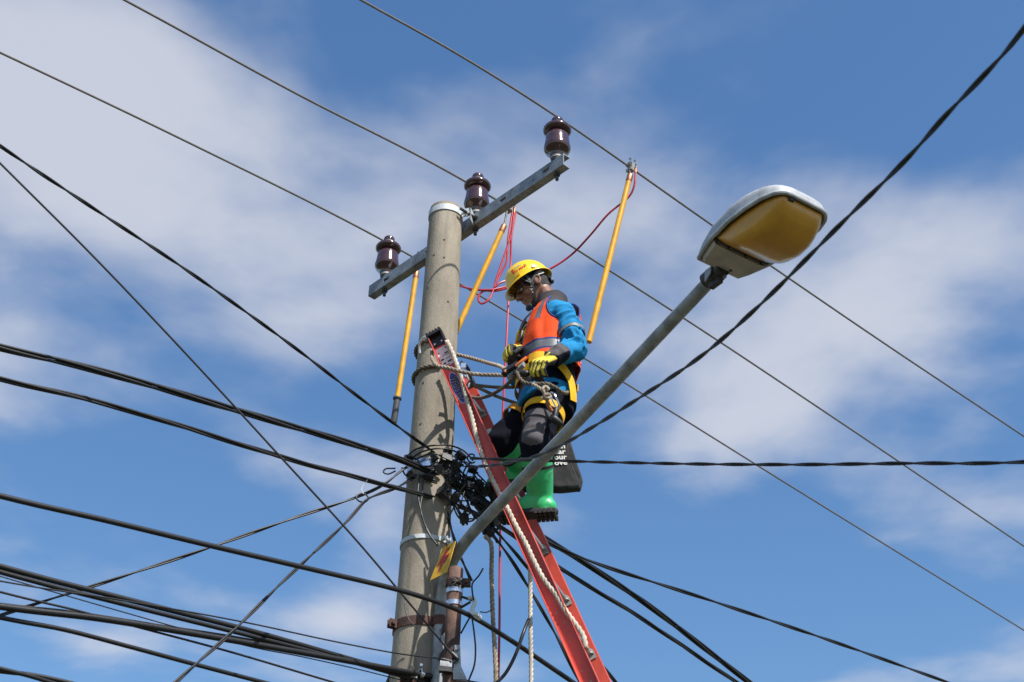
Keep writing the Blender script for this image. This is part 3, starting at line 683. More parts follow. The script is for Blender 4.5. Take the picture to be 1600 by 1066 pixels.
# ------------------------------------------------------------------ the lineman
YO = .17
def PP(px, py, Y): return P(px, py, Y + YO)
fw = nrm(V(-.954, -.30, 0)); lf = nrm(V(.30, -.954, 0)); uu = V(0, 0, 1)
pel = PP(855, 608, 6.0); neck = PP(863, 487, 6.03); hc = PP(830, 448, 5.99)
tu = nrm(neck - pel); TL = np.linalg.norm(neck - pel); tl = nrm(lf - tu * (lf @ tu)); tf_ = np.cross(tl, tu); tf_ = tf_ if tf_ @ fw > 0 else -tf_
shL = PP(882, 493, 5.86); shR = shL - lf * .33 - uu * .02
elL = PP(901, 543, 5.80); wrL = PP(860, 561, 5.66)
wrR = PP(811, 551, 5.95); elR = PP(812, 592, 6.20)
hipL = pel + lf * .085 - uu * .04; hipR = pel - lf * .085 - uu * .04
kneeL = PP(836, 690, 5.80); kneeR = PP(783, 690, 6.04)
ff = nrm(-V(ln_[0], ln_[1], 0) + V(0, -.12, 0))
rungL = lpnt(.562 * 2.06, 0, WID * .24); rungR = lpnt(.562 * 2.06 - .305, 0, WID * .70)
soleL = rungL + uu * .017 - ff * .095; soleR = rungR + uu * .017 - ff * .075   # under the heel-arch
ankL = soleL + uu * .10; ankR = soleR + uu * .10
CR = [(-.42, .185, .140, 0), (-.25, .188, .142, 0), (0, .178, .132, 0), (.2, .162, .120, .005), (.42, .165, .120, .012), (.62, .178, .124, .012), (.76, .186, .120, .004), (.87, .176, .104, -.004), (.95, .135, .084, -.010), (1.02, .082, .070, -.008), (1.08, .066, .062, 0)]
def tsec(v):
    vs = [q[0] for q in CR]; return [float(np.interp(v, vs, [q[k] for q in CR])) for k in (1, 2, 3)]
def tor(u, v, off=0.0, k=1.0):                    # point on the torso: u angle from the front towards the left side
    rx, ry, fo = tsec(v); c = pel + tu * TL * v + tf_ * fo
    a, b = math.sin(u), math.cos(u); a = math.copysign(abs(a) ** .85, a); b = math.copysign(abs(b) ** .85, b)
    return c + tl * (rx * k + off) * a + tf_ * (ry * k + off) * b
def torso(mb, v0, v1, k, n=14, off=0): mb.rings([[tor(u, v, off, k) for u in np.linspace(0, 2 * math.pi, 28, endpoint=False)] for v in np.linspace(v0, v1, n)])
# --- body: one skin
hp = math.radians(32); hfl = nrm(V(-.985, -.12, 0)); hf = nrm(hfl * math.cos(hp) - uu * math.sin(hp)); hl = nrm(np.cross(uu, hfl)); hl = hl if hl @ lf > 0 else -hl
hu = np.cross(hf, hl); hu = hu if hu[2] > 0 else -hu
def H(a, b, c): return hc + (hf * a + hl * b + hu * c) * .94
m = MB()
m.ell(H(-.004, 0, .012), hf * .094, hl * .074, hu * .098, 18); m.ell(H(.024, 0, -.05), hf * .066, hl * .056, hu * .072, 16); m.ell(H(.068, 0, -.104), hf * .026, hl * .027, hu * .02, 12)
for k in (-1, 1):
    m.capsule(H(-.012, k * .054, -.055), .020, H(.062, k * .018, -.104), .017); m.ell(H(.055, k * .040, -.045), hf * .030, hl * .02, hu * .026, 10)
    m.ell(H(-.012, k * .078, -.022), hf * .019, hl * .007, hu * .032, 12); m.tube(spline([H(.0, k * .082, -.045), H(-.018, k * .086, -.04), H(-.032, k * .088, -.012), H(-.022, k * .087, .008), H(-.004, k * .084, .006)], .006), .0055, 8)
    m.ell(H(.098, k * .011, -.048), hf * .010, hl * .009, hu * .008, 10)
m.capsule(H(.086, 0, -.002), .010, H(.112, 0, -.042), .0125); m.capsule(H(.080, -.034, .016), .012, H(.080, .034, .016), .012)
m.capsule(H(.086, -.016, -.073), .009, H(.086, .016, -.073), .009); m.capsule(H(.083, -.013, -.086), .009, H(.083, .013, -.086), .009)
m.capsule(H(-.034, 0, -.05), .058, neck + tf_ * .0, .064); m.capsule(neck, .064, neck - tu * .1, .07)
torso(m, -.3, .98, .84)
for a, b, c, w in ((shL, elL, wrL, 1), (shR, elR, wrR, -1)):
    m.capsule(pel + tu * TL * .86 + tl * w * .07, .06, a, .05); m.capsule(a, .052, b, .038); m.capsule(b, .038, c, .026)
for a, b, c in ((hipL, kneeL, ankL), (hipR, kneeR, ankR)):
    m.capsule(a, .08, b, .052); m.capsule(b, .052, c, .034); m.capsule(c - uu * .05, .03, c - uu * .065 + ff * .13, .024)
co, no, fs = remesh(m, .0046, 4)
mb = MB(); mb.add(co, fs); person = mb.build('person', 'skin', loc=pel, sharp=None)
tag(person, 'lineman in orange vest, yellow helmet and green boots standing on the ladder', 'person')
WLOC[person.name] = pel
# hair
m = MB(); m.ell(H(-.012, 0, .01), hf * .0955, hl * .0775, hu * .092, 20); m.ell(H(-.055, 0, -.035), hf * .045, hl * .056, hu * .05, 14); m.capsule(H(.012, .069, .0), .012, H(.016, .070, -.028), .008); m.capsule(H(.012, -.069, .0), .012, H(.016, -.070, -.028), .008)
co, no, fs = remesh(m, .005, 2); keep = [f for f in fs if not ((co[list(f)].mean(0) - hc) @ hf > .045 and (co[list(f)].mean(0) - hc) @ hu < .05)]
mb = MB(); mb.add(co, keep); mb.build('hair', 'hair', person, sharp=None)
for k in (-1, 1): m = MB(); m.ell(H(.079, k * .032, -.006), hf * .013, hl * .014, hu * .012, 12); m.build('eye', 'sticker_white', person)
# glasses
m = MB()
for k in (-1, 1):
    R = []
    for v in np.linspace(-1, 1, 5): R.append([H(.104 - .022 * abs(u) ** 2.2 - .004 * v * v, k * (.006 + .034 * (u + 1)), -.006 + v * .021 * (1 - .12 * (u + 1))) for u in np.linspace(-1, 1, 7)])
    for j in (0, 1): m.add(np.array(R).reshape(-1, 3) + hf * .002 * j, [(a * 7 + b, a * 7 + b + 1, a * 7 + b + 8, a * 7 + b + 7) for a in range(4) for b in range(6)])
    m.tube(spline([H(.082, k * .074, .0), H(.04, k * .079, .002), H(-.02, k * .080, .0)], .02), .0035, 6)
m.tube([H(.106, -.008, .004), H(.106, .008, .004)], .003, 6); m.build('safety_glasses', 'lens_black', person)
# --- helmet
HC = H(-.004, 0, .036)
def hsurf(th, q, off=0.0):                       # th: angle from front to left; q: 0 top .. 1 rim
    ph = q * math.pi / 2; fr = .119 if math.cos(th) > 0 else .124
    return HC + hf * math.cos(th) * math.sin(ph) ** .92 * (fr + off) + hl * math.sin(th) * math.sin(ph) ** .92 * (.103 + off) + hu * (math.cos(ph) ** .95 * (.118 + off))
m = MB(); R = []; nth = 48
for q in (.02, .08, .16, .26, .36, .48, .6, .72, .84, .93, .985): R.append([hsurf(t, q) + hu * (.006 * math.exp(-(math.sin(t) * q / .12) ** 2)) for t in np.arange(nth) * 2 * math.pi / nth])
def lipx(t): return .005 + .034 * max(0, math.cos(t)) ** 1.8 + .006 * max(0, -math.cos(t))
def lipd(t): return -.006 - .020 * max(0, math.cos(t)) ** 1.5 - .010 * max(0, -math.cos(t)) ** 2
base = [hsurf(t, .99) for t in np.arange(nth) * 2 * math.pi / nth]
def outw(t): return nrm(hf * math.cos(t) + hl * math.sin(t) * 1.15)
for k in (.3, .65, 1): R.append([b + outw(t) * lipx(t) * k + hu * lipd(t) * k for t, b in zip(np.arange(nth) * 2 * math.pi / nth, base)])
R.append([b + outw(t) * (lipx(t) - .001) + hu * (lipd(t) - .004) for t, b in zip(np.arange(nth) * 2 * math.pi / nth, base)])
for k in (.6, .0): R.append([b + outw(t) * (lipx(t) * k - .003) + hu * (lipd(t) * k - .004) for t, b in zip(np.arange(nth) * 2 * math.pi / nth, base)])
for q in (.9, .7, .45, .2, .02): R.append([hsurf(t, q, -.004) for t in np.arange(nth) * 2 * math.pi / nth])
m.rings(R, cap=True); helmet = m.build('helmet', 'helmet_yellow', person, sharp=60)
m = MB()
for th0 in (.95, 1.75): m = MB(); m.box(hsurf(th0, .93, .003), nrm(np.cross(outw(th0), hu)) * .009, outw(th0) * .004, hu * .006); m.build('accessory_slot', 'helmet_yellow', helmet, smooth=False)
m = MB(); m.prism([hsurf(1.45, .70, .001), hsurf(1.53, .70, .001), hsurf(1.53, .79, .001), hsurf(1.45, .79, .001)], outw(1.5) * .0012); m.build('vent_slot', 'webbing_dark', helmet, smooth=False)
def hmap(th0, q0): return lambda x, y: hsurf(th0 + x / .105, q0 - y / .19, .0012)
tv, tf = text_pts('NO MAP', .021, .0006); put_text(tv, tf, hmap(1.12, .80), 'lettering', 'red_ink', helmet)
tv, tf = text_pts('BUMN', .014, .0004); put_text(tv, tf, hmap(1.16, .66), 'lettering', 'blue_ink', helmet)
tv, tf = text_pts('- - - - -', .009, .0002); put_text(tv, tf, hmap(1.18, .715), 'lettering', 'webbing_dark', helmet)
m = MB(); hm = hmap(.80, .70)
for ox, oy, r0, r1, a0, a1 in ((0, .003, .0055, .0115, .3, 3.3), (.001, -.003, .0055, .0115, 3.5, 6.4), (0, 0, .001, .005, 0, 6.28)):
    A = [hm(ox + r * math.cos(t), oy + r * math.sin(t)) for r in (r0, r1) for t in np.linspace(a0, a1, 10)]
    m.add(A, [(i, i + 1, i + 11, i + 10) for i in range(9)])
m.build('emblem', 'red_ink', helmet, smooth=False)
# suspension, nape strap, chin strap
m = MB(); R = []
for c in (-.022, .020): R.append([H(math.cos(t) * .101 - .004, math.sin(t) * .083, c + .012 - .012 * math.cos(t)) for t in np.linspace(.9, 2 * math.pi - .9, 30)])
R = np.array(R); m.rings(R, closed=False, cap=False); m.rings(R[::-1] + 0 * R, closed=False, cap=False)
m.tube(spline([H(-.104, -.05, -.010), H(-.112, -.02, -.014), H(-.112, .02, -.014), H(-.104, .05, -.010)], .01), .014, 8, flat=(1, .35), up=hu)
m.build('headband', 'black_plastic', helmet)
m = MB(); m.lathe([(.0001, -.008), (.015, -.008), (.018, .004), (.015, .016), (.0001, .016)], H(-.116, 0, -.014), -hf, 14, cap=False); m.build('ratchet_knob', 'black_plastic', helmet)
m = MB(); m.add([H(-.035, .089, .002), H(-.075, .080, .006), H(-.075, .080, .030), H(-.030, .090, .030)], [(0, 1, 2, 3)]); m.build('nape_pad', 'reflective_pale', helmet, smooth=False)
def ribbon(pts, nrms, wid, th, mb=None, mi=0, step=.012):
    mb = mb or MB(); n0 = len(pts); c = spline(pts, step); k = len(c)
    q = np.array([nrm(v) for v in nrms]); ii = np.linspace(0, n0 - 1, k)
    seglen = np.concatenate([[0], np.cumsum([max(2, int(np.linalg.norm(np.asarray(pts[i + 1]) - np.asarray(pts[i])) / step)) for i in range(n0 - 1)])]); ii = np.interp(np.arange(k), seglen, np.arange(n0)) if n0 > 2 else ii
    nn = np.stack([np.interp(ii, np.arange(n0), q[:, j]) for j in range(3)], 1); nn /= np.linalg.norm(nn, axis=1)[:, None]
    tg = np.gradient(c, axis=0); tg /= np.linalg.norm(tg, axis=1)[:, None]; sd = np.cross(tg, nn); sd /= np.linalg.norm(sd, axis=1)[:, None]; nn = np.cross(sd, tg)
    R = np.stack([c - sd * wid / 2, c + sd * wid / 2, c + sd * wid / 2 + nn * th, c - sd * wid / 2 + nn * th], 1)
    mb.rings(R, mi); return mb
m = MB()
for k in (-1, 1):
    ribbon([H(.035, k * .088, .035), H(.028, k * .084, -.01), H(.03, k * .070, -.05), H(.046, k * .046, -.095), H(.07, k * .022, -.122)], [hl * k] * 3 + [hl * k - hu * .4] * 2, .016, .003, m)
    ribbon([H(-.035, k * .090, .03), H(-.002, k * .087, .0), H(.028, k * .082, -.022)], [hl * k] * 3, .010, .003, m)
    ribbon([H(.075, k * .078, .03), H(.05, k * .082, .005), H(.03, k * .083, -.022)], [hl * k] * 3, .010, .003, m)
cs = m.build('chin_strap', 'black_plastic', helmet, smooth=False)
m = MB(); m.ell(H(.084, 0, -.118), hf * .020, hl * .030, hu * .016, 12); m.build('chin_cup', 'grip_grey', helmet)
m = MB()
for k in (-1, 1):
    for s_ in np.linspace(.1, .95, 6):
        p_ = H(.03 + .02 * s_ ** 2, k * (.0885 - .022 * s_), .02 - .10 * s_); m.box(p_, hf * .003, hu * .0035, hl * .0016)
m.build('strap_stitching', 'reflective_pale', helmet, smooth=False)

# --- shirt / jacket
def limb(mb, pts, rs_, wob=None):
    for i in range(len(pts) - 1): mb.capsule(pts[i], rs_[i], pts[i + 1], rs_[i + 1], 18)
m = MB(); torso(m, -.27, 1.0, 1.0, 18)
for a, b, c, w in ((shL, elL, wrL, 1), (shR, elR, wrR, -1)):
    d2 = nrm(c - b)
    limb(m, [pel + tu * TL * .83 + tl * w * .09, a, a + (b - a) * .5, b, b + (c - b) * .45, c - d2 * .03], [.054, .062, .061, .056, .054, .047])
co, no, fs = remesh(m, .0068, 5)
def jl(p): q = p - pel; return q @ tl, q @ tf_, (q @ tu) / TL
axs = [(shL, elL), (elL, wrL), (shR, elR), (elR, wrR)]
d = np.zeros(len(co))
for i, p in enumerate(co):                         # folds that gather towards the elbow and across the sleeve
    ex = 0
    for (a, b) in axs:
        ax = nrm(b - a); t = (p - a) @ ax / np.linalg.norm(b - a); r = np.linalg.norm(p - a - ax * ((p - a) @ ax))
        if -.1 < t < 1.15 and r < .1:
            ph = math.atan2((p - a) @ nrm(np.cross(ax, uu)), (p - a) @ uu)
            nz = noise.noise(Vector(p * 9)); ex = max(ex, .0); d[i] += .0135 * (1 - 2 * abs(math.sin(t * 8.5 + 1.1 * ph + 4 * nz))) * (.5 + .5 * math.exp(-((p - (elL if a is shL or a is elL else elR)) @ (p - (elL if a is shL or a is elL else elR))) / .012))
    d[i] = max(-.014, min(.013, d[i]))
co = co + no * d[:, None]; co = wrinkle(co, no, .0065, 11)
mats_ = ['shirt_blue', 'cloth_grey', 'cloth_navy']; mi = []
for f in fs:
    p = co[list(f)].mean(0); x, y, v = jl(p); a = math.atan2(x, y); k = 0
    inarm = False
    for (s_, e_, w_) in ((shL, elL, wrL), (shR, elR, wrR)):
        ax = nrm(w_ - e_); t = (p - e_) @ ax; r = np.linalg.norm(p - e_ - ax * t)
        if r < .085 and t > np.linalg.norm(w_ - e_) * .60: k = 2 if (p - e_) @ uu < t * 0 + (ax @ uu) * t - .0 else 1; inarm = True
        for A, B in ((s_, e_), (e_, w_)):
            ax2 = nrm(B - A); t2 = (p - A) @ ax2
            if 0 < t2 < np.linalg.norm(B - A) and np.linalg.norm(p - A - ax2 * t2) < .088 and abs(x) > .14: inarm = True
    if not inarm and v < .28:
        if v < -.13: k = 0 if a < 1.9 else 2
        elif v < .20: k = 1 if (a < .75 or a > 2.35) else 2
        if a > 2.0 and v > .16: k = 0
    mi.append(k)
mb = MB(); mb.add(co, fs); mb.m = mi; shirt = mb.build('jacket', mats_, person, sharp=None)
m = MB()                                            # grey-lined collar, turned up at the back
for k in (0, 1):
    R = []
    for h, ex, in ((-.02, .012), (.028, .004), (.062, .006), (.088, .012)): R.append([neck - tu * .012 + tu * h * (1 - .55 * max(0, math.cos(u)) - (.25 if False else 0)) + tl * math.sin(u) * (.078 + ex - .003 * k) + tf_ * (math.cos(u) * (.076 + ex - .003 * k) + .012) + tf_ * .02 * (h / .055) * max(0, math.cos(u)) for u in np.linspace(.42, 2 * math.pi - .42, 34)])
    m.rings(np.array(R)[::(1 if k else -1)], mi=k, closed=False, cap=False)
m.build('collar', ['cloth_grey', 'cloth_grey'], shirt, sharp=60)
m = MB()
R = []
for k, (ls, w_) in enumerate(((1, .0), (1, .035), (1, .055))):
    R.append([neck - tu * (.015 + w_ * .8) + tl * s_ + tf_ * (.085 + .004 * k + w_ * .3 - abs(s_) * .3) for s_ in np.linspace(-.075, .075, 9)])
m.rings(R, closed=False, cap=False); m.rings(np.array(R)[::-1] - tf_ * .003, closed=False, cap=False); m.build('collar_flap', 'shirt_blue', shirt, sharp=60)
# sleeve reflective band (left and right)
for a, b in ((shL, elL), (shR, elR)):
    ax = nrm(b - a); c = a + (b - a) * .60; m = MB(); R = []
    for h in (-.010, 0, .010): R.append([c + ax * h + (.0690 + .004 * noise.noise(Vector((math.cos(t) * 2, math.sin(t) * 2, h * 30)))) * (math.cos(t) * nrm(np.cross(ax, V(1, 0, 0))) + math.sin(t) * np.cross(ax, nrm(np.cross(ax, V(1, 0, 0))))) for t in np.linspace(0, 2 * math.pi, 28, endpoint=False)])
    m.rings(R, cap=False); m.build('reflective_band', 'reflective_pale', shirt)
# --- trousers
m = MB(); torso(m, -.36, .05, .88, 8)
bootTopL = kneeL + (ankL - kneeL) * .28; bootTopR = kneeR + (ankR - kneeR) * .26
limb(m, [hipL, hipL + (kneeL - hipL) * .5, kneeL, bootTopL, ankL + (kneeL - ankL) * .4], [.092, .088, .073, .070, .052]); limb(m, [hipR, hipR + (kneeR - hipR) * .5, kneeR, bootTopR, ankR + (kneeR - ankR) * .4], [.092, .088, .073, .070, .052])
co, no, fs = remesh(m, .0072, 5); co = wrinkle(co, no, .010, 9, V(1, 1, 1.7)); mi = []
for f in fs:
    p = co[list(f)].mean(0); k = 0; t = ((p - hipL) @ nrm(kneeL - hipL)) / np.linalg.norm(kneeL - hipL); q = p - hipL - nrm(kneeL - hipL) * ((p - hipL) @ nrm(kneeL - hipL))
    if .72 < t < 1.25 and abs(q @ nrm(np.cross(nrm(lf * .8 + fw * .5), uu))) < .052 and q @ nrm(lf * .8 + fw * .5) > .03: k = 1
    mi.append(k)
mb = MB(); mb.add(co, fs); mb.m = mi; trousers = mb.build('trousers', ['cloth_navy', 'cloth_grey'], person, sharp=None)
ax = nrm(kneeL - hipL); sl_ = nrm(lf - ax * (lf @ ax)); fr_ = nrm(np.cross(sl_, ax)); fr_ = fr_ if fr_ @ fw > 0 else -fr_
def thL(a, s, r): return hipL + ax * s + r * (math.cos(a) * sl_ + math.sin(a) * fr_)
m = MB(); R = [[thL(a, s, r) for a in np.linspace(-.25, 1.5, 9)] for s, r in ((.275, .078), (.278, .091), (.320, .090), (.323, .076))]
m.rings(R, closed=False, cap=False); m.build('pocket_flap', 'cloth_grey', trousers, sharp=60)
# --- boots
def boot(top, ank, sole, tilt, name_lab):
    m = MB(); axb = nrm(ank - top); sdv = nrm(np.cross(uu, ff))
    fdir = nrm(ff + uu * tilt)
    limb(m, [top, top + (ank - top) * .55, ank + uu * .0, ank - uu * .045], [.075, .070, .060, .054])
    hcn = sole + uu * .045 - ff * .035
    m.capsule(hcn, .043, sole + fdir * .06 + uu * .05, .046); m.capsule(sole + fdir * .05 + uu * .06, .050, sole + fdir * .13 + uu * .038, .040); m.ell(sole + fdir * .155 + uu * .036, ff * .052, sdv * .046, uu * .034, 14)
    m.box(sole + fdir * .05 + uu * .018, ff * .09, sdv * .038, uu * .012)
    m.capsule(ank - uu * .01, .056, sole + fdir * .07 + uu * .055, .048); co, no, fs = remesh(m, .0055, 16); zmin = (sole + uu * .012)[2]; co[:, 2] = np.maximum(co[:, 2], zmin)
    dtop = (co - top) @ axb; co = co - np.outer(np.minimum(0, dtop), axb) * .98
    mb = MB(); mb.add(co, fs); b = mb.build('boot', 'boot_green', person, sharp=None)
    m = MB(); a0 = nrm(np.cross(axb, uu)); a1 = np.cross(axb, a0); tt = np.linspace(0, 2 * math.pi, 30, endpoint=False)
    m.rings([[top + axb * s + r * (math.cos(t) * a0 + math.sin(t) * a1) for t in tt] for s, r in ((.040, .070), (.041, .0765), (.053, .0755), (.054, .070))], cap=False); m.build('boot_stripe', 'boot_black', b)
    m = MB(); m.rings([[top + axb * s + r * (math.cos(t) * a0 + math.sin(t) * a1) for t in tt] for s, r in ((-.006, .066), (-.006, .0765), (.006, .0775), (.008, .070))], cap=False); m.build('boot_rim', 'boot_green', b)
    outl = []
    for t in np.linspace(0, 2 * math.pi, 36, endpoint=False):
        c, s_ = math.cos(t), math.sin(t); x = .062 + .145 * math.copysign(abs(c) ** .75, c); w_ = .0455 - .008 * math.exp(-((x - .05) / .035) ** 2) - .004 * (x < 0); outl.append((x, w_ * math.copysign(abs(s_) ** .72, s_)))
    m = MB()
    m.rings([[sole + ff * x * k + sdv * y * k + uu * (z_ + .0) for x, y in outl] for z_, k in ((0.004, 1.0), (.020, 1.03), (.024, 1.0))]); so_ = m.build('sole', 'boot_black', b, sharp=60)
    m = MB()
    for x in np.arange(-.07, .2, .021):
        if .02 < x < .065: continue
        for y in (-.028, 0, .028):
            m.box(sole + ff * x + sdv * y - uu * .004, ff * .0075, sdv * .0105, uu * .011)
        for s_ in (-1, 1): m.box(sole + ff * x + sdv * s_ * .044 + uu * .0, ff * .0075, sdv * .004, uu * .010)
    tag(m.build('tread', 'boot_black', so_, smooth=False), kind='stuff')
    return b
bl = boot(bootTopL, ankL, soleL, 0, 'left'); br = boot(bootTopR, ankR, soleR, 0, 'right')
# marks on the left boot (stamped outline box with two lines of lettering)
axb = nrm(ankL - bootTopL); s1 = nrm(lf - axb * (lf @ axb)); s2 = nrm(np.cross(axb, s1)); s2 = s2 if s2 @ V(1, 0, 0) > 0 else -s2
def bm(x, y):
    r = .0755 - .010 * min(1, max(0, (y + .04) / -.2)); a = x / r + .35
    return bootTopL + axb * (.095 - y) * 1 + (r + .0005) * (s1 * math.cos(a) + s2 * math.sin(a))
tv, tf = text_pts('AP', .026, 0); put_text(tv, tf, lambda x, y: bm(x, y + .012), 'lettering', 'cloth_grey', bl)
# --- vest
m = MB(); nu, nv = 264, 110; us = np.linspace(-math.pi, math.pi, nu + 1); vs = np.linspace(.16, 1.0, nv + 1); G = {}; vl = []; fl = []; fm = []
def vpt(u, v):
    p = tor(u, v, .020 + .008 * (1 - v)); nz = noise.noise(Vector((math.sin(u) * 2.2, math.cos(u) * 2.2, v * 2.5))); fold = math.sin(9 * v - 5.5 * u + 2.2 * nz) * math.exp(-((v - .42) / .22) ** 2)
    q = nrm(tl * math.sin(u) + tf_ * math.cos(u)); return p + q * (.007 * nz + .0065 * fold)
def tn0(u): return nrm(tl * math.sin(u) + tf_ * math.cos(u))
def vkeep(u, v):
    for k in (-1, 1):
        if ((u - k * 1.62) / .66) ** 2 + ((v - .86) / .27) ** 2 < 1: return False
    if abs(u) < .10 + .42 * max(0, (v - .2) / .8): return False
    if v > .965 and abs(u) < 1.0: return False
    return True
def vid(i, j):
    if (i, j) not in G: G[(i, j)] = len(vl); vl.append(vpt(us[i], vs[j]))
    return G[(i, j)]
for i in range(nu):
    for j in range(nv):
        u, v = (us[i] + us[i + 1]) / 2, (vs[j] + vs[j + 1]) / 2
        if not vkeep(u, v): continue
        k = 0; au = abs(u)
        edge = not vkeep(u + .055, v) or not vkeep(u - .055, v)
        ah = min(((au - 1.62) / .69) ** 2 + ((v - .86) / .285) ** 2, 9)
        if ah < 1.0: k = 1
        if .235 < v < .33: k = 2
        elif .215 < v < .35: k = 1
        if .68 < au < .85 and .60 < v < .95: k = 2
        elif .66 < au < .87 and .59 < v < .95: k = 1 if (au > .85) else k
        fl.append((vid(i, j), vid(i + 1, j), vid(i + 1, j + 1), vid(i, j + 1))); fm.append(k)
m.add(vl, fl); m.m = fm; vest = m.build('vest', ['vest_orange', 'vest_trim', 'reflective'], person, sharp=None)
for k in (-1, 1):
    m = MB(); A = [(k * 1.62 + .665 * math.cos(t), .86 + .273 * math.sin(t)) for t in np.linspace(0, 2 * math.pi, 60)]
    A = [(u, v) for u, v in A if v < .99]; i0 = max(range(len(A)), key=lambda i: (A[i][1] - A[i - 1][1]) ** 2 + (A[i][0] - A[i - 1][0]) ** 2); A = A[i0:] + A[:i0]
    m.tube(np.array([vpt(u, v) + tn0(u) * .003 for u, v in A]), .0048, 6); m.build('armhole_trim', 'vest_trim', vest)
md = vest.modifiers.new('t', 'SOLIDIFY'); md.thickness = .004; md.offset = 1
# --- harness
m = MB()
def tn(u): return nrm(tl * math.sin(u) + tf_ * math.cos(u))
def tstrap(uv, wid, off=.022, th=.004, mb=None): 
    return ribbon([tor(u, v, off) for u, v in uv], [tn(u) for u, v in uv], wid, th, mb)
tstrap([(2.75, .42), (2.3, .30), (1.9, .20), (1.5, .12), (1.1, .07), (.7, .05), (.3, .05)], .046, .024, mb=m)
tstrap([(.95, .12), (1.3, .09), (1.6, .0), (1.85, -.12), (1.95, -.26), (2.0, -.36)], .042, .020, mb=m)
tstrap([(u, .05) for u in np.linspace(-3.3, .4, 12)], .044, .020, mb=m)
for k in (-1, 1): tstrap([(k * .36, .2), (k * .36, .40), (k * .38, .6), (k * .45, .8), (k * .62, .93)], .036, .012, mb=m)
tstrap([(-.36, .58), (0, .57), (.36, .58)], .036, .015, mb=m)
harness = m.build('harness', 'webbing', person, smooth=False)
def thigh_ring(hip, knee, s0, r, wid, lean, name, matn):
    ax = nrm(knee - hip); sl = nrm(lf - ax * (lf @ ax)); fr = np.cross(ax, sl); m = MB(); A = np.linspace(0, 2 * math.pi, 25)
    ribbon([hip + ax * (s0 + lean * math.cos(a)) + r * (math.cos(a) * sl + math.sin(a) * fr) for a in A], [math.cos(a) * sl + math.sin(a) * fr for a in A], wid, .005, m); return m.build(name, matn, harness, smooth=False)
thigh_ring(hipL, kneeL, .225, .098, .046, .0, 'leg_strap', 'webbing'); thigh_ring(hipR, kneeR, .16, .100, .042, .0, 'leg_strap', 'webbing_dark')
for c_, a_, b_, n_ in ((tor(.75, .055, .032), nrm(np.cross(tn(.75), tu)) * .022, tu * .028, tn(.75) * .005), (tor(0, .57, .024), tl * .022, tu * .024, tn(0) * .004), (tor(-.36, .43, .024), tl * .022, tu * .012, tn(-.36) * .005)):
    m = MB(); m.box(c_, a_, b_, n_); m.build('buckle', 'dark_steel', harness, smooth=False)
m = MB(); ribbon([tor(1.1, .09, .034), tor(.9, .085, .045), tor(.65, .09, .040)], [tn(1.1), tn(.9), tn(.65)], .05, .012, m); m.build('back_pad', 'webbing', harness)
m = MB(); m.tube(spline([tor(-.1, .83, .02), tor(-.25, .72, .03), tor(-.4, .60, .03)], .02), .008, 8); m.build('chest_lanyard', 'webbing', harness)
m = MB(); ribbon([tor(.05, .9, .02), tor(0, .8, .026), tor(-.1, .7, .022)], [tn(0)] * 3, .05, .008, m); m.build('radio_strap', 'black_plastic', harness)
# --- gloves
def glove(wr, pd, bn, curls, thumb, scale, name, spread=.0):
    pd = nrm(pd); bn = nrm(bn - pd * (bn @ pd)); lat = np.cross(pd, bn)          # lat points to one side of the hand
    if (thumb < 0): lat = -lat                                                    # lat: towards the thumb side
    m = MB(); tips = []
    W = lambda a, b, c: wr + (pd * a + lat * b + bn * c) * scale
    m.capsule(W(-.07, 0, 0), .040 * scale, W(-.005, 0, 0), .035 * scale)
    kn = []
    for i, (b, ln0, r) in enumerate(((.033, .088, .0125), (.011, .093, .013), (-.011, .088, .0125), (-.032, .078, .0115))):
        k0 = W(ln0, b, .004); kn.append(k0); m.capsule(W(.0, b * .75, 0), .019 * scale, k0, .0155 * scale)
        seg = [(.046, .03, .024), (.052, .033, .026), (.047, .031, .025), (.037, .024, .021)][i]
        ang = 0; p = k0; dirv = pd + lat * spread * (b * 12)
        for j, s_ in enumerate(seg):
            ang += curls[i][j]; d_ = nrm(dirv) * math.cos(ang) - bn * math.sin(ang); p2 = p + d_ * s_ * scale; m.capsule(p, r * (1 - .06 * j) * scale, p2, r * (1 - .06 * (j + 1)) * scale, 12); p = p2
    m.box(W(.04, 0, -.002), pd * .036 * scale, lat * .032 * scale, bn * .014 * scale)
    t0 = W(.02, .03, -.006); t1 = W(.052, .056, -.020); t2 = W(.082, .055, -.040); t3 = W(.104, .044, -.052)
    m.capsule(t0, .019 * scale, t1, .0155 * scale); m.capsule(t1, .0155 * scale, t2, .0135 * scale); m.capsule(t2, .0135 * scale, t3, .012 * scale)
    co, no, fs = remesh(m, .0036, 2); co = wrinkle(co, no, .0016, 38); mi = []
    for f in fs:
        p = co[list(f)].mean(0); q = p - wr; a, b, c = (q @ pd) / scale, (q @ lat) / scale, (q @ bn) / scale
        nn = nrm(no[list(f)].mean(0)); k = 0
        if a < -.004: k = 1
        if nn @ bn < .05 and a < .08: k = 1
        if a > .075 or c < -.02:
            near = min(abs(b - x) for x in (.033, .011, -.011, -.032)); 
            if near > .0075 or (nn @ pd < -.2): k = 1
            if c < -.052: k = 1
        mi.append(k)
    mb = MB(); mb.add(co, fs); mb.m = mi; return mb.build(name, ['glove_yellow', 'glove_black'], person, sharp=None)
cl_ = ((.85, 1.0, .6), (.8, 1.0, .6), (.75, 1.0, .6), (.7, .95, .6))
hLd = PP(834, 573, 5.60) - wrL; gl = glove(wrL, hLd, V(-.25, -.78, .62), cl_, 1, .98, 'glove')
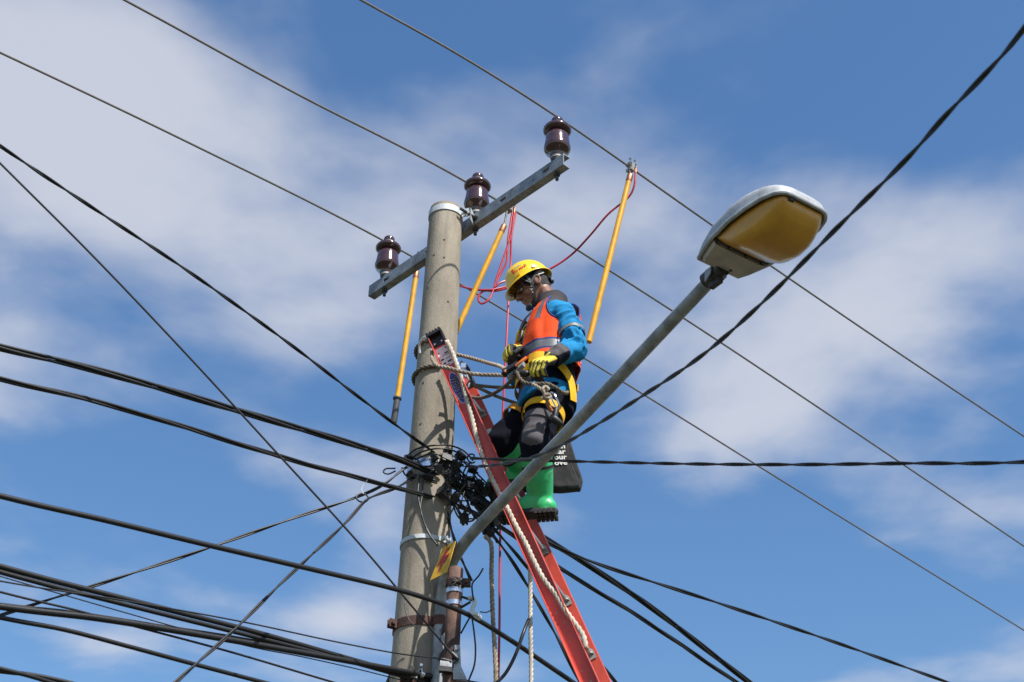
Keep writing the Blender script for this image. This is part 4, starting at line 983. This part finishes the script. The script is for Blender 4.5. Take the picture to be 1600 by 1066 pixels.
hRd = V(-.55, -.50, -.30); gr = glove(wrR, hRd, V(-.62, -.15, .77), ((1.0, 1.2, .8), (1.0, 1.2, .8), (1.0, 1.2, .8), (1.0, 1.2, .8)), -1, .98, 'glove')

# --- what hangs on or is held by the lineman
def T_(px, py, dy=0): return PP(px, py, 5.715 + dy)
tool = empty('rope_grab', T_(806, 582, .02)); tag(tool, 'black and grey rope grab held in the lineman\'s gloves', 'rope grab')
m = MB(); a, b = T_(788, 583, .05), T_(808, 571, .0); d_ = nrm(b - a); s_ = nrm(np.cross(d_, V(0, -1, .4))); n_ = np.cross(d_, s_)
m.box((a + b) / 2, d_ * .045, s_ * .017, n_ * .014); m.build('handle', 'black_plastic', tool, smooth=False)
m = MB(); a2, b2 = T_(799, 586, .03), T_(814, 573, .0); d2 = nrm(b2 - a2); m.box((a2 + b2) / 2, d2 * .05, s_ * .016, n_ * .010); m.build('plate', 'galv', tool, smooth=False)
m = MB(); m.capsule(T_(806, 583, -.01), .016, T_(822, 584, -.03), .018); m.build('cam', 'black_plastic', tool)
m = MB(); bolt(m, T_(790.5, 581, .03), V(0, -1, 0), .009, .01); m.build('pivot_bolt', 'copper', tool)
m = MB(); m.tube(spline([T_(806, 572, -.02), T_(814, 565, -.04), T_(823, 558, -.05)], .01), .010, 8, flat=(1, .4)); m.build('orange_tape', 'orange_plastic', tool)

bag = empty('tool_bag', PP(884, 765, 5.82)); tag(bag, 'black cloth tote bag with white lettering hanging behind the green boot', 'bag')
BC = PP(868, 664, 6.12); bx = nrm(V(.93, -.10, 0) ); bdn = nrm(V(.09, 0, -1)); by = nrm(np.cross(bx, bdn)); by = by if by[1] < 0 else -by
def bp(x, y, o=0): return BC + bx * x + bdn * y + by * o
m = MB(); outline = [(-.085, .0), (.035, -.02), (.062, .10), (.082, .22), (.102, .335), (.088, .372), (.0, .378), (-.085, .372)]
R = []
for o_, k in ((-.028, .93), (-.02, .99), (.0, 1.0), (.016, .985), (.022, .93)):
    R.append([bp((x - .01) * k + .01 + .004 * noise.noise(Vector((x * 20, y * 20, o_ * 30))), .18 + (y - .18) * k, o_ + .006 * noise.noise(Vector((x * 9, y * 9, 3)))) for x, y in outline])
m.rings(R)
o_bag = m.build('body', 'bag_black', bag, sharp=40)
md = o_bag.modifiers.new('s', 'SUBSURF'); md.subdivision_type = 'SIMPLE'; md.levels = 4; md.render_levels = 4
tx = bpy.data.textures.new('folds', 'CLOUDS'); tx.noise_scale = .07; md = o_bag.modifiers.new('d', 'DISPLACE'); md.texture = tx; md.strength = .016; md.mid_level = .62; md.texture_coords = 'LOCAL'
m = MB(); m.tube(spline([bp(.034, -.02, .0), bp(.061, .10, .0), bp(.081, .22, .0), bp(.1, .334, .0), bp(.087, .370, .0)], .02), .005, 6)
m.build('piping', 'boot_black', bag); m = MB(); m.tube(spline([bp(.044, .06, .022), bp(.048, .14, .024), bp(.054, .22, .023), bp(.072, .30, .021), bp(.088, .35, .018)], .02), .004, 6, flat=(1, .5)); m.build('piping', 'boot_black', bag)
m = MB(); ribbon([bp(-.05, .02, .022), bp(-.02, -.09, .01), bp(.0, -.17, .0)], [by] * 3, .025, .003, m); ribbon([bp(.03, .0, .022), bp(.02, -.09, .01), bp(.0, -.17, .0)], [by] * 3, .025, .003, m); m.build('handle', 'bag_black', bag, smooth=False)
for i, s_ in enumerate(('ean', 'ear', 'our', 'ove')):
    tv, tf = text_pts(s_, .043, .0012); put_text(tv, tf, lambda x, y, i=i: bp(.008 + x, .142 + .031 * i - y * .9, .0275 - .03 * 0), 'lettering', 'print_white', o_bag)

mk = MB(); mk.tube(spline([T_(861, 672, .12), T_(860, 682, .12), T_(859, 692, .13)], .01), .014, 8); tag(mk.build('screwdriver', 'orange_plastic', loc=T_(858, 690)), 'orange tool grip showing beside the black bag', 'tool')

hook = empty('rescue_hook', PP(900, 575, 5.98)); tag(hook, 'red metal lanyard hook hanging at the lineman\'s back', 'hook')
m = MB(); a = PP(905, 562, 5.97); b = PP(886, 592, 5.99); d_ = nrm(b - a); s_ = nrm(np.cross(d_, V(0, -1, .4)))
m.box((a + b) / 2, d_ * .05, s_ * .016, nrm(np.cross(d_, s_)) * .006); m.build('strap', 'red_paint', hook, smooth=False)
m = MB(); m.tube(arc_ring(PP(901, 568, 5.95), V(-.2, -1, .5), .020, 0, 2 * math.pi, 20), .008, 8); m.build('eye', 'red_paint', hook)
m = MB(); m.tube(arc_ring(PP(900, 557, 5.95), V(-.2, -1, .5), .016, 0, 2 * math.pi, 20), .005, 8); m.build('shackle', 'dark_steel', hook)

car = empty('carabiner', PP(868, 622, 5.7)); tag(car, 'steel carabiner with leather keeper clipped at the lineman\'s hip', 'carabiner')
m = MB(); m.tube(spline([T_(861, 613, .0), T_(866, 616, -.02), T_(871, 626, -.02), T_(873, 634, -.01), T_(870, 638, .0), T_(866, 632, .0), T_(861, 620, .0), T_(860, 614, .0)], .006), .0045, 8); m.build('gate', 'bright_steel', car)
m = MB(); m.tube(spline([T_(855, 628, -.03), T_(858, 636, -.03), T_(862, 643, -.02)], .01), .011, 8); m.build('leather_keeper', 'leather', car)
m = MB(); m.capsule(T_(869, 640, -.01), .013, T_(866, 656, -.01), .016); m.capsule(T_(866, 655, -.01), .02, T_(876, 662, .0), .014); m.build('swivel', 'black_plastic', car)

# ------------------------------------------------------------------ ropes
def add_rope(pts, rad, matn, label, name='rope', cat='rope', group='work positioning ropes'):
    m = rope(pts, rad); return tag(m.build(name, matn, loc=pts[0], sharp=None), label, cat, group)
def RR(px, py, Y): return P(px, py, Y + .065)
zr1 = P(655, 548, PY)[2]; zr2 = P(655, 590, PY)[2]
for k, (zz, lab) in enumerate(((zr1, 'dirty brown rope loop round the pole beside the ladder cap, upper turn'), (zr2, 'dirty brown rope loop round the pole beside the ladder cap, lower turn'))):
    a = arc_ring(V(PX, PY, zz), V(0, 0, 1), prad(zz) + .012, math.radians(-75), math.radians(-330), 50)
    a[:, 2] += np.linspace(.0, -.03, 50)
    m = rope(a, .011); tag(m.build('rope', 'rope_dirty', sharp=None), lab, 'rope', 'ropes round the pole')
yl = 6.09
add_rope([RR(675, 548, 6.20), RR(676, 562, 6.10), RR(684, 572, 6.06), RR(700, 575, 6.02), RR(722, 581, 6.0), RR(745, 585, 5.98), RR(775, 586, 5.94), RR(800, 587, 5.87), RR(822, 588, 5.80)], .0105, 'rope', 'tan rope tied over the ladder rail and stretched to the lineman\'s waist')
add_rope([RR(702, 552, 6.25), RR(722, 556, 6.22), RR(745, 562, 6.16), RR(762, 567, 6.10), RR(780, 572, 6.0), RR(789, 577, 5.90)], .0105, 'rope', 'tan knotted rope running from the pole to the lineman\'s far glove')
for (x, y) in ((757, 566), (762, 568)): pass
add_rope([RR(730, 600, 6.5), RR(745, 602, 6.45), RR(775, 605, 6.35), RR(803, 605, 6.25)], .0095, 'rope_dirty', 'grey-brown rope running level behind the other ropes to the lineman\'s belt')
add_rope([RR(730, 598, 6.5), RR(752, 608, 6.42), RR(778, 620, 6.32), RR(806, 630, 6.2)], .0095, 'rope_dirty', 'grey-brown rope slanting down from the pole to the lineman\'s hip')
add_rope([RR(734, 620, 6.3), RR(748, 622, 6.2), RR(765, 618, 6.1), RR(784, 607, 6.0), RR(797, 596, 5.9), RR(805, 586, 5.82), RR(808, 582, 5.79), RR(811, 590, 5.78), RR(820, 598, 5.77), RR(840, 600, 5.74), RR(855, 600, 5.72), RR(868, 606, 5.74), RR(878, 613, 5.80), RR(886, 614, 5.90), RR(888, 609, 6.0)], .0095, 'rope_dirty', 'grey-brown rope sagging from the ladder and wrapped round the lineman\'s hip')
add_rope([RR(832, 600, 5.74), RR(842, 606, 5.73), RR(850, 611, 5.72), RR(857, 609, 5.70), RR(853, 604, 5.71), RR(848, 609, 5.69), RR(852, 618, 5.70), RR(848, 622, 5.68), RR(856, 623, 5.66), RR(860, 620, 5.67), RR(856, 616, 5.66), RR(850, 620, 5.66), RR(856, 627, 5.68)], .0085, 'rope', 'tan rope end tied in a thick knot on the lineman\'s hip')
# hoist rope lying in the near rail
hr = [(698, 533), (704, 545), (711, 562), (717, 580), (723, 600), (731, 630), (738, 655), (745, 685), (757, 722), (773, 757), (793, 795), (808, 825), (822, 850), (834, 876), (851, 907), (868, 928), (882, 952), (899, 975), (911, 993), (916, 1014)]
def on_rail(px, py, w_):
    d = _F + (px - 800) / FP * _R + (533 - py) / FP * _U; return CAM + d * ((LW @ (LT + LW * w_ - CAM)) / (LW @ d))
add_rope([on_rail(*q, -.018 if i > 3 else -.036) for i, q in enumerate(hr)], .0125, 'rope_white', 'white hoist rope lying along the ladder rail', group='hoist ropes')
q = P(766, 846, 6.42); q2 = P(775, 1066, 6.42)
add_rope([P(757, 838, 6.42), q, P(768, 900, 6.42), P(770, 960, 6.42), P(773, 1010, 6.42), q2, V(q2[0] + .02, q2[1], 1.5), V(q2[0] + .02, q2[1], .02)], .0115, 'rope', 'tan rope hanging straight down beside the long red cable', group='hoist ropes')
q = P(828, 885, 6.3); q2 = P(830, 1066, 6.3)
add_rope([P(826, 862, 6.3), q, P(829, 980, 6.3), q2, V(q2[0], q2[1], 1.5), V(q2[0], q2[1], .02)], .0105, 'rope_white', 'white rope hanging straight down beside the ladder rail', group='hoist ropes')
# white bent tube at the ladder cap
m = MB(); m.tube(spline([on_rail(670, 526, .0), P(662, 528, 6.32), P(656, 536, 6.36), P(655, 545, 6.38), P(656, 552, 6.39)], .01), .0065, 8, flat=(1, 1)); tag(m.build('hook_tube', 'sticker_white', loc=P(656, 545, 6.36)), 'thin white bent tube at the ladder end cap', 'hook')
lk = empty('pole_grab', P(732, 590, 6.3)); tag(lk, 'dark steel pole lock strapped behind the ladder rail', 'clamp')
m = MB(); m.tube(spline([P(720, 566, 6.25), P(728, 572, 6.27), P(735, 585, 6.28), P(736, 598, 6.27), P(730, 606, 6.26)], .01), .012, 8, flat=(1, .5)); m.build('curved_plate', 'black_plastic', lk)
m = MB(); m.box(P(724, 572, 6.22), V(.012, 0, 0), V(0, .008, 0), V(0, 0, .014)); m.capsule(P(728, 585, 6.23), .008, P(732, 594, 6.24), .009); m.build('bolt', 'bright_steel', lk)
m = MB(); m.box(P(727, 596, 6.24), V(.012, 0, -.01), V(0, .008, 0), V(.006, 0, .012)); m.build('red_tab', 'red_paint', lk, smooth=False)

# ------------------------------------------------------------------ black cables
POLEF = (PX, PY - .115)
dM = (wd[0], wd[1])
def ext(pts, a=0.0, b=0.0, sa=0.0, sb=0.0):       # carry a cable on beyond the picture
    pts = list(pts)
    if a: d_ = nrm(pts[0] - pts[1]); pts = [pts[0] + d_ * a + V(0, 0, sa)] + pts
    if b: d_ = nrm(pts[-1] - pts[-2]); pts = pts + [pts[-1] + d_ * b + V(0, 0, sb)]
    return pts
def cable(px, base, dr, label, r=.008, n=1, a=4.0, b=0, pitch=.5, name='overhead_cable', group='black overhead cables', matn='cable', sa=.15, sb=0., ph=0., lay=None, mids=None):
    pts = [PD(x, y, base, dr) for x, y in px] if mids is None else [P(x, y, Y) for (x, y), Y in zip(px, mids)]
    pts = ext(pts, a, b, sa, sb); c = spline(pts, .035); m = MB()
    if n == 1: m.tube(c, r, 8)
    else: twist(m, c, n, r, lay or r * .93, pitch, 8, ph=ph)
    return tag(m.build(name, matn, loc=pts[len(pts) // 2], sharp=None), label, 'cable', group)
B0 = (PX, PY - .13); B1 = (PX + .1, PY - .10)
cable([(0, 228), (130, 315), (300, 428), (460, 543), (560, 620), (640, 680), (680, 708), (700, 722)], B0, dM, 'black twisted pair coming down steeply to the cable tangle above the other cables', .0047, 2, pitch=.40)
cable([(0, 543), (100, 566), (200, 592), (400, 650), (560, 697), (650, 728), (700, 753), (760, 788), (870, 853), (1000, 937), (1170, 1066)], B0, dM, 'thick black twisted bundle passing in front of the pole through the tangle', .0068, 4, b=6, pitch=1.7, lay=.0100)
cable([(0, 592), (120, 620), (230, 650), (460, 720), (640, 768), (720, 792), (790, 829), (870, 885), (1000, 965), (1150, 1066)], B0, dM, 'black twisted cable running just below the thick bundle and past the pole', .0062, 3, b=6, pitch=1.4, lay=.0066)
cable([(740, 770), (800, 812), (850, 845), (920, 876), (1100, 935), (1300, 1002), (1480, 1066)], (PX + .2, PY - .05), dM, 'black twisted cable leaving the tangle at the shallowest slope behind the ladder', .0060, 2, a=0, b=6, pitch=1.0)
cable([(735, 716), (820, 719), (900, 721), (1080, 725), (1250, 726), (1420, 724), (1600, 722)], (PX + .1, PY - .29), (1, -1.0), 'black twisted service cable stretched level across behind the lamp arm', .0041, 2, a=0, b=5, pitch=.36, sb=.3)
cable([(735, 729), (760, 728), (800, 722), (840, 712), (880, 694), (930, 665), (1000, 621), (1100, 553), (1190, 474), (1320, 344), (1420, 245), (1480, 178), (1540, 115), (1600, 45)], (PX + .17, PY - .24), nrm(V(1.62, -3.9, 0))[:2], 'dark twisted service cable sweeping up in front of the lamp lantern', .0043, 2, a=0, b=3, pitch=.34, matn='cable_grey', sb=.6)
cable([(0, 775), (160, 812), (330, 853), (480, 888), (630, 924), (700, 947), (738, 964), (800, 1002), (895, 1066)], (rp[0] + .07, rp[1] - .09), dM, 'single thick black cable held by the white clamp on the rusty pipe', .0115, 1, b=5)
BL = (PX, PY - .16)
cable([(0, 885), (200, 937), (400, 988), (540, 1028), (640, 1056), (700, 1072)], BL, dM, 'thick black cable just above its twin, both ending at the low pole bracket', .0115, 1, b=.6)
cable([(0, 894), (200, 946), (400, 996), (540, 1032), (640, 1060), (700, 1078)], BL, (dM[0], dM[1]), 'thick black cable just below its twin, both ending at the low pole bracket', .0100, 1, b=.6)
cable([(0, 948), (150, 966), (300, 990), (450, 1016), (560, 1036), (640, 1051), (714, 1064)], (BL[0], BL[1] - .03), dM, 'thick black cable clamped to the pole with a small steel clip', .0135, 1, b=.2)
cable([(0, 944), (110, 956), (240, 976), (380, 998), (520, 1026), (640, 1050)], (BL[0], BL[1] + .02), dM, 'thin black cable riding on the clipped thick cable', .006, 1, b=.2)
cable([(0, 965), (100, 984), (200, 1010), (300, 1037), (410, 1066)], BL, dM, 'plain black cable running free below the clipped thick cable', .0095, 1, b=1.5)
cable([(0, 1047), (45, 1055), (90, 1066)], BL, dM, 'black cable pair running below all the other cables', .0085, 2, b=1.5, pitch=.7)
cable([(0, 908), (190, 938), (380, 972), (520, 1002), (620, 1021), (684, 1029)], (rp[0] - .03, rp[1] - .06), dM, 'thin steel-cored wire ending in a strain grip at the rusty pipe', .0034, 1, b=0)
cable([(0, 925), (120, 954), (200, 976), (350, 1016), (520, 1066)], BL, dM, 'thin black wire crossing under the clipped cable', .0048, 1, b=1.5)
cable([(380, 1008), (470, 1026), (560, 1046), (620, 1061)], BL, dM, 'very thin wire strung beneath the clipped cable', .0026, 1, a=2, b=.5)
cable([(0, 255), (150, 405), (300, 563), (430, 705), (560, 848), (640, 943), (690, 1003), (714, 1032)], (rp[0], rp[1] - .07), dM, 'thin grey stay wire slanting steeply down to the rusty pipe bracket', .0046, 1, a=3, b=0, matn='cable_grey', sa=0)
dA = nrm(V(-.9, -.42, 0))[:2]; dB = nrm(V(-.5, -.86, 0))[:2]
B2 = (PX - .07, PY - .12)
cable([(648, 722), (628, 735), (600, 757), (560, 776), (470, 806), (330, 855), (170, 908), (0, 962)], B2, (-dA[0], -dA[1]), 'thin black twin drop wire sloping down gently from the pole', .0044, 2, a=0, b=5, pitch=.7, sb=-.2)
cable([(648, 745), (620, 762), (590, 773), (572, 782), (540, 817), (440, 911), (360, 990), (275, 1066)], B2, (-dB[0], -dB[1]), 'thin black twin drop wire falling steeply from the pole', .0044, 2, a=0, b=3, pitch=.6, sb=-.1)
m = MB(); m.tube(arc_ring(P(566, 778, 6.05), V(.2, -1, .3), .028, 0, 2 * math.pi, 22), .004, 6); tag(m.build('cable_loop', 'cable', loc=P(566, 778, 6.05)), 'small black tie loop joining the two drop wires', 'cable tie')
m = MB(); m.tube(spline([P(568, 772, 6.05), P(565, 764, 6.05), P(570, 756, 6.05), P(574, 750, 6.04)], .008), .0016, 5); tag(m.build('loose_thread', 'sticker_white', loc=P(568, 772, 6.05)), 'short white thread dangling at the drop wire loop', 'thread')
# wires going down to the right behind the ladder
BR = (PX + .3, PY + .02)
cable([(752, 815), (790, 862), (830, 925), (870, 995), (905, 1066)], BR, (.7, .35), 'black twin wire falling steeply behind the hanging ropes', .0050, 2, a=0, b=2, pitch=.5, group='wires below the tangle')
cable([(752, 805), (800, 858), (850, 920), (905, 995), (962, 1066)], BR, (.7, .45), 'black twin wire falling behind the ladder rail', .0050, 2, a=0, b=2, pitch=.5, group='wires below the tangle')
cable([(698, 800), (706, 830), (716, 862), (724, 880)], (PX + .14, PY - .05), (.7, .1), 'black wire pair dropping past the yellow sign', .0048, 2, a=0, b=.1, pitch=.4, group='wires below the tangle')
def wire(pp, label, r=.004, group='short loose wires', name='loose_wire'):
    c = spline([P(*q) for q in pp], .012); m = MB(); m.tube(c, r, 6); return tag(m.build(name, 'cable', loc=c[0], sharp=None), label, 'wire', group)
wire([(740, 938, 6.1), (738, 925, 6.1), (738, 912, 6.08), (748, 900, 6.05), (755, 888, 6.03)], 'short black wire end sticking up beside the rusty pipe')
wire([(738, 968, 6.1), (741, 990, 6.09), (743, 1015, 6.08), (741, 1040, 6.09), (732, 1064, 6.12)], 'black wire hanging in a long bow beside the rusty pipe')
wire([(737, 960, 6.1), (730, 972, 6.12), (720, 990, 6.15)], 'short black wire slanting behind the rusty pipe')
wire([(750, 956, 6.1), (760, 957, 6.1), (768, 952, 6.1), (770, 940, 6.1)], 'thin black wire curl at the white cable clamp', .003)
wire([(775, 1068, 6.2), (790, 1052, 6.2), (806, 1022, 6.2), (818, 988, 6.2), (826, 968, 6.25)], 'thick black cable tail bowing up to the white hanging rope', .008)
wire([(622, 1014, 6.5), (617, 1035, 6.5), (610, 1055, 6.5), (604, 1070, 6.5), (590, 1110, 6.5)], 'thick black cable hanging behind the pole below the rusty band', .0085)
wire([(656, 745, 6.36), (653, 770, 6.34), (658, 800, 6.33), (668, 830, 6.33), (684, 853, 6.32)], 'black wire hanging down the pole face to the yellow sign', .0048)
wire([(660, 745, 6.36), (660, 770, 6.35), (657, 795, 6.33), (662, 815, 6.33), (676, 843, 6.33)], 'black wire crossing its neighbour down the pole face', .0042)
wire([(632, 935, 6.34), (633, 950, 6.33), (640, 970, 6.32), (652, 982, 6.31)], 'thin wire lying over the rust-red band', .0022)
wire([(690, 985, 6.18), (696, 960, 6.16), (688, 1000, 6.18)], 'thin wire on the pale pipe', .002)
for k, yy in enumerate((0,)):
    m = MB(); q0, q1 = P(686, 1029, rp[1] - .06), P(706, 1035, rp[1] - .06); m.tube([q0, q1], .010, 8); m.tube([q1, P(716, 1032, rp[1] - .06)], .005, 6); tag(m.build('strain_grip', 'black_plastic', loc=q0), 'black strain grip on the thin wire at the rusty pipe', 'wire grip')
m = MB(); q0, q1 = P(706, 1020, rp[1] - .065), P(716, 1030, rp[1] - .065); m.tube([q0, q1], .008, 8); tag(m.build('strain_grip', 'black_plastic', loc=q0), 'small dark grip where the stay wire meets the bracket', 'wire grip')
clip = empty('cable_clip', P(659, 1048, BL[1] - .03)); tag(clip, 'small steel clip holding the thick cable to the pole', 'clip')
m = MB(); c = PD(658, 1053, (BL[0], BL[1] - .03), dM); band(m, c, V(dM[0], dM[1], -.1), .014, .018, .02, 16); m.build('collar', 'bright_steel', clip)
m = MB(); m.box(c + V(0, 0, .03), V(.007, .004, 0), V(0, .012, 0), V(0, 0, .016)); bolt(m, c + V(0, -.012, .034), V(0, -1, 0), .007, .01); m.build('tab', 'bright_steel', clip, smooth=False)
sb_ = empty('strain_bracket', P(640, 1062, PY - .2)); tag(sb_, 'rusty pale bracket bolted low on the pole holding the cable ends', 'bracket')
m = MB(); a, b = P(624, 1055, PY - .17), P(652, 1060, PY - .17); m.box((a + b) / 2, (b - a) / 2, V(0, .02, 0), V(0, 0, .006)); m.build('flange', 'galv_white', sb_, smooth=False)
m = MB(); m.box((a + b) / 2 + V(0, .004, -.025), (b - a) / 2 * .9, V(0, .012, 0), V(0, 0, .018))
for k in (.2, .5, .8): bolt(m, a + (b - a) * k + V(0, -.01, -.022), V(0, -1, 0), .008, .01)
m.build('bolt_plate', 'rust', sb_, smooth=False)

# ------------------------------------------------------------------ connectors and tap wires in the tangle
con_px = [(638, 718, -.12), (643, 742, -.13), (670, 746, -.14), (679, 715, -.14), (685, 733, -.14), (697, 717, -.12), (699, 706, -.1), (720, 713, -.08), (712, 726, -.1), (739, 734, -.06), (735, 751, -.06), (729, 759, -.08), (758, 768, -.02), (711, 777, -.1), (741, 784, -.06), (757, 791, -.04), (725, 810, -.08), (771, 776, .0), (763, 831, .0), (771, 815, .0), (747, 758, -.03), (700, 742, -.14), (692, 770, -.13)]
cpos = [P(x, y, PY + dy) for x, y, dy in con_px]
def connector_mesh(k):
    r = random.Random(k); m = MB(); a = r.uniform(.022, .030); b = r.uniform(.015, .021); c = r.uniform(.014, .02)
    m.box((0, 0, 0), (a, 0, 0), (0, b, 0), (0, 0, c)); m.box((a * .2, 0, c + .006), (a * .5, 0, 0), (0, b * .7, 0), (0, 0, .008)); m.tube([(a * .9, b * .5, 0), (a * 1.5, b * .5, 0)], .0075, 8); m.tube([(-a * .9, -b * .4, 0), (-a * 1.5, -b * .4, 0)], .0075, 8)
    m.box((-a * .5, 0, -c - .004), (a * .3, 0, 0), (0, b * .8, 0), (0, 0, .006)); return m
cms = []
for k in range(6):
    m = connector_mesh(k); me = m.mesh('connector', 'black_plastic', V(0, 0, 0), smooth=False); cms.append(me)
bm_ = MB(); bolt(bm_, V(0, 0, .02), V(0, 0, 1), .006, .018); bm_.tube([(0, 0, .034), (0, 0, .046)], .0035, 6); bme = bm_.mesh('shear_bolt', 'dark_steel', V(0, 0, 0))
for i, p in enumerate(cpos):
    o = bpy.data.objects.new('cable_connector', cms[i % 6]); scene.collection.objects.link(o); o.location = Vector(p); o.rotation_euler = (rng.uniform(-.8, .8), rng.uniform(-.2, .9), rng.uniform(0, 3.1)); s_ = rng.uniform(.72, 1.02); o.scale = (s_, s_, s_)
    left = con_px[i][0] < 690
    tag(o, 'black piercing connector on the cables in front of the pole face' if left else 'black piercing connector in the cable tangle between pole and ladder', 'connector', 'connectors on the pole face' if left else 'connectors between pole and ladder')
    b = bpy.data.objects.new('shear_bolt', bme); scene.collection.objects.link(b); b.parent = o
def tapw(pp, r=.0042):
    c = spline(pp, .012); m = MB(); m.tube(c, r, 6); return tag(m.build('tap_wire', 'cable', loc=c[0], sharp=None), 'thin black tap wire looping through the cable tangle', 'wire', 'tap wires in the tangle')
# arcs over the pole face
for pp in ([(633, 716, -.12), (650, 702, -.16), (680, 696, -.17), (706, 697, -.12), (725, 705, -.08), (738, 718, -.06)], [(640, 718, -.12), (660, 706, -.15), (685, 701, -.16), (710, 705, -.12), (728, 716, -.08)], [(648, 719, -.12), (672, 709, -.15), (692, 712, -.14)],
           [(634, 720, -.12), (632, 712, -.12), (640, 716, -.12), (652, 718, -.14), (656, 728, -.14), (654, 734, -.13)], [(628, 731, -.12), (633, 742, -.13), (640, 746, -.13)], [(618, 732, -.1), (602, 733, -.1), (599, 738, -.1), (606, 741, -.1), (618, 736, -.1)],
           [(658, 729, -.14), (672, 728, -.14), (684, 720, -.14)], [(655, 742, -.13), (664, 746, -.14), (672, 738, -.14), (688, 731, -.14)], [(738, 720, -.05), (741, 711, -.05), (734, 710, -.06), (730, 716, -.06), (736, 724, -.06), (742, 722, -.05)],
           [(712, 770, -.08), (722, 788, -.06), (738, 803, -.05), (741, 812, -.05), (730, 815, -.06), (718, 810, -.07), (710, 795, -.08), (708, 780, -.1)], [(716, 730, -.08), (722, 755, -.06), (735, 775, -.05), (752, 784, -.04)],
           [(741, 742, -.05), (752, 758, -.03), (766, 778, -.01), (778, 792, .01)], [(736, 722, -.05), (726, 734, -.07), (724, 745, -.07), (734, 750, -.06)], [(705, 745, -.12), (722, 760, -.08), (744, 776, -.04), (768, 792, .0)],
           [(765, 800, .0), (775, 808, .02), (785, 818, .04)], [(700, 790, -.1), (706, 775, -.1), (715, 768, -.09), (728, 780, -.07), (733, 795, -.06)], [(692, 775, -.13), (702, 782, -.11), (716, 784, -.09), (726, 795, -.07)], [(699, 812, -.08), (708, 795, -.09), (716, 775, -.08)],
           [(730, 762, -.06), (748, 775, -.03), (760, 785, -.02), (772, 800, .0)], [(722, 720, -.08), (745, 740, -.04), (764, 760, .0), (776, 780, .02)]):
    tapw([P(x, y, PY + d_) for x, y, d_ in pp], .0045)
for k in range(30):
    i, j = rng.sample(range(5, len(cpos)), 2)
    if np.linalg.norm(cpos[i] - cpos[j]) > .22: j = i - 1
    a, b = cpos[i], cpos[j]; mid = (a + b) / 2; pp = [a]
    for t in (.25, .5, .75): pp.append(a + (b - a) * t + V(rng.uniform(-.03, .03), rng.uniform(-.04, .04), rng.uniform(-.06, .03)))
    pp.append(b); tapw(pp, rng.uniform(.0028, .004))
for k in range(14):                                 # bundled cores running down through the tangle
    t0 = rng.uniform(0, 10); y0 = rng.uniform(712, 740); y1 = rng.uniform(800, 850)
    tapw([P(700 + rng.uniform(-4, 8), y0, PY - .12), P(722 + rng.uniform(-6, 6), y0 + (y1 - y0) * .3 + rng.uniform(-6, 6), PY - .08), P(746 + rng.uniform(-10, 14), y0 + (y1 - y0) * .62 + rng.uniform(-14, 12), PY - .03), P(775 + rng.uniform(-4, 6), y1 + rng.uniform(-8, 4), PY + .05)], .0046)
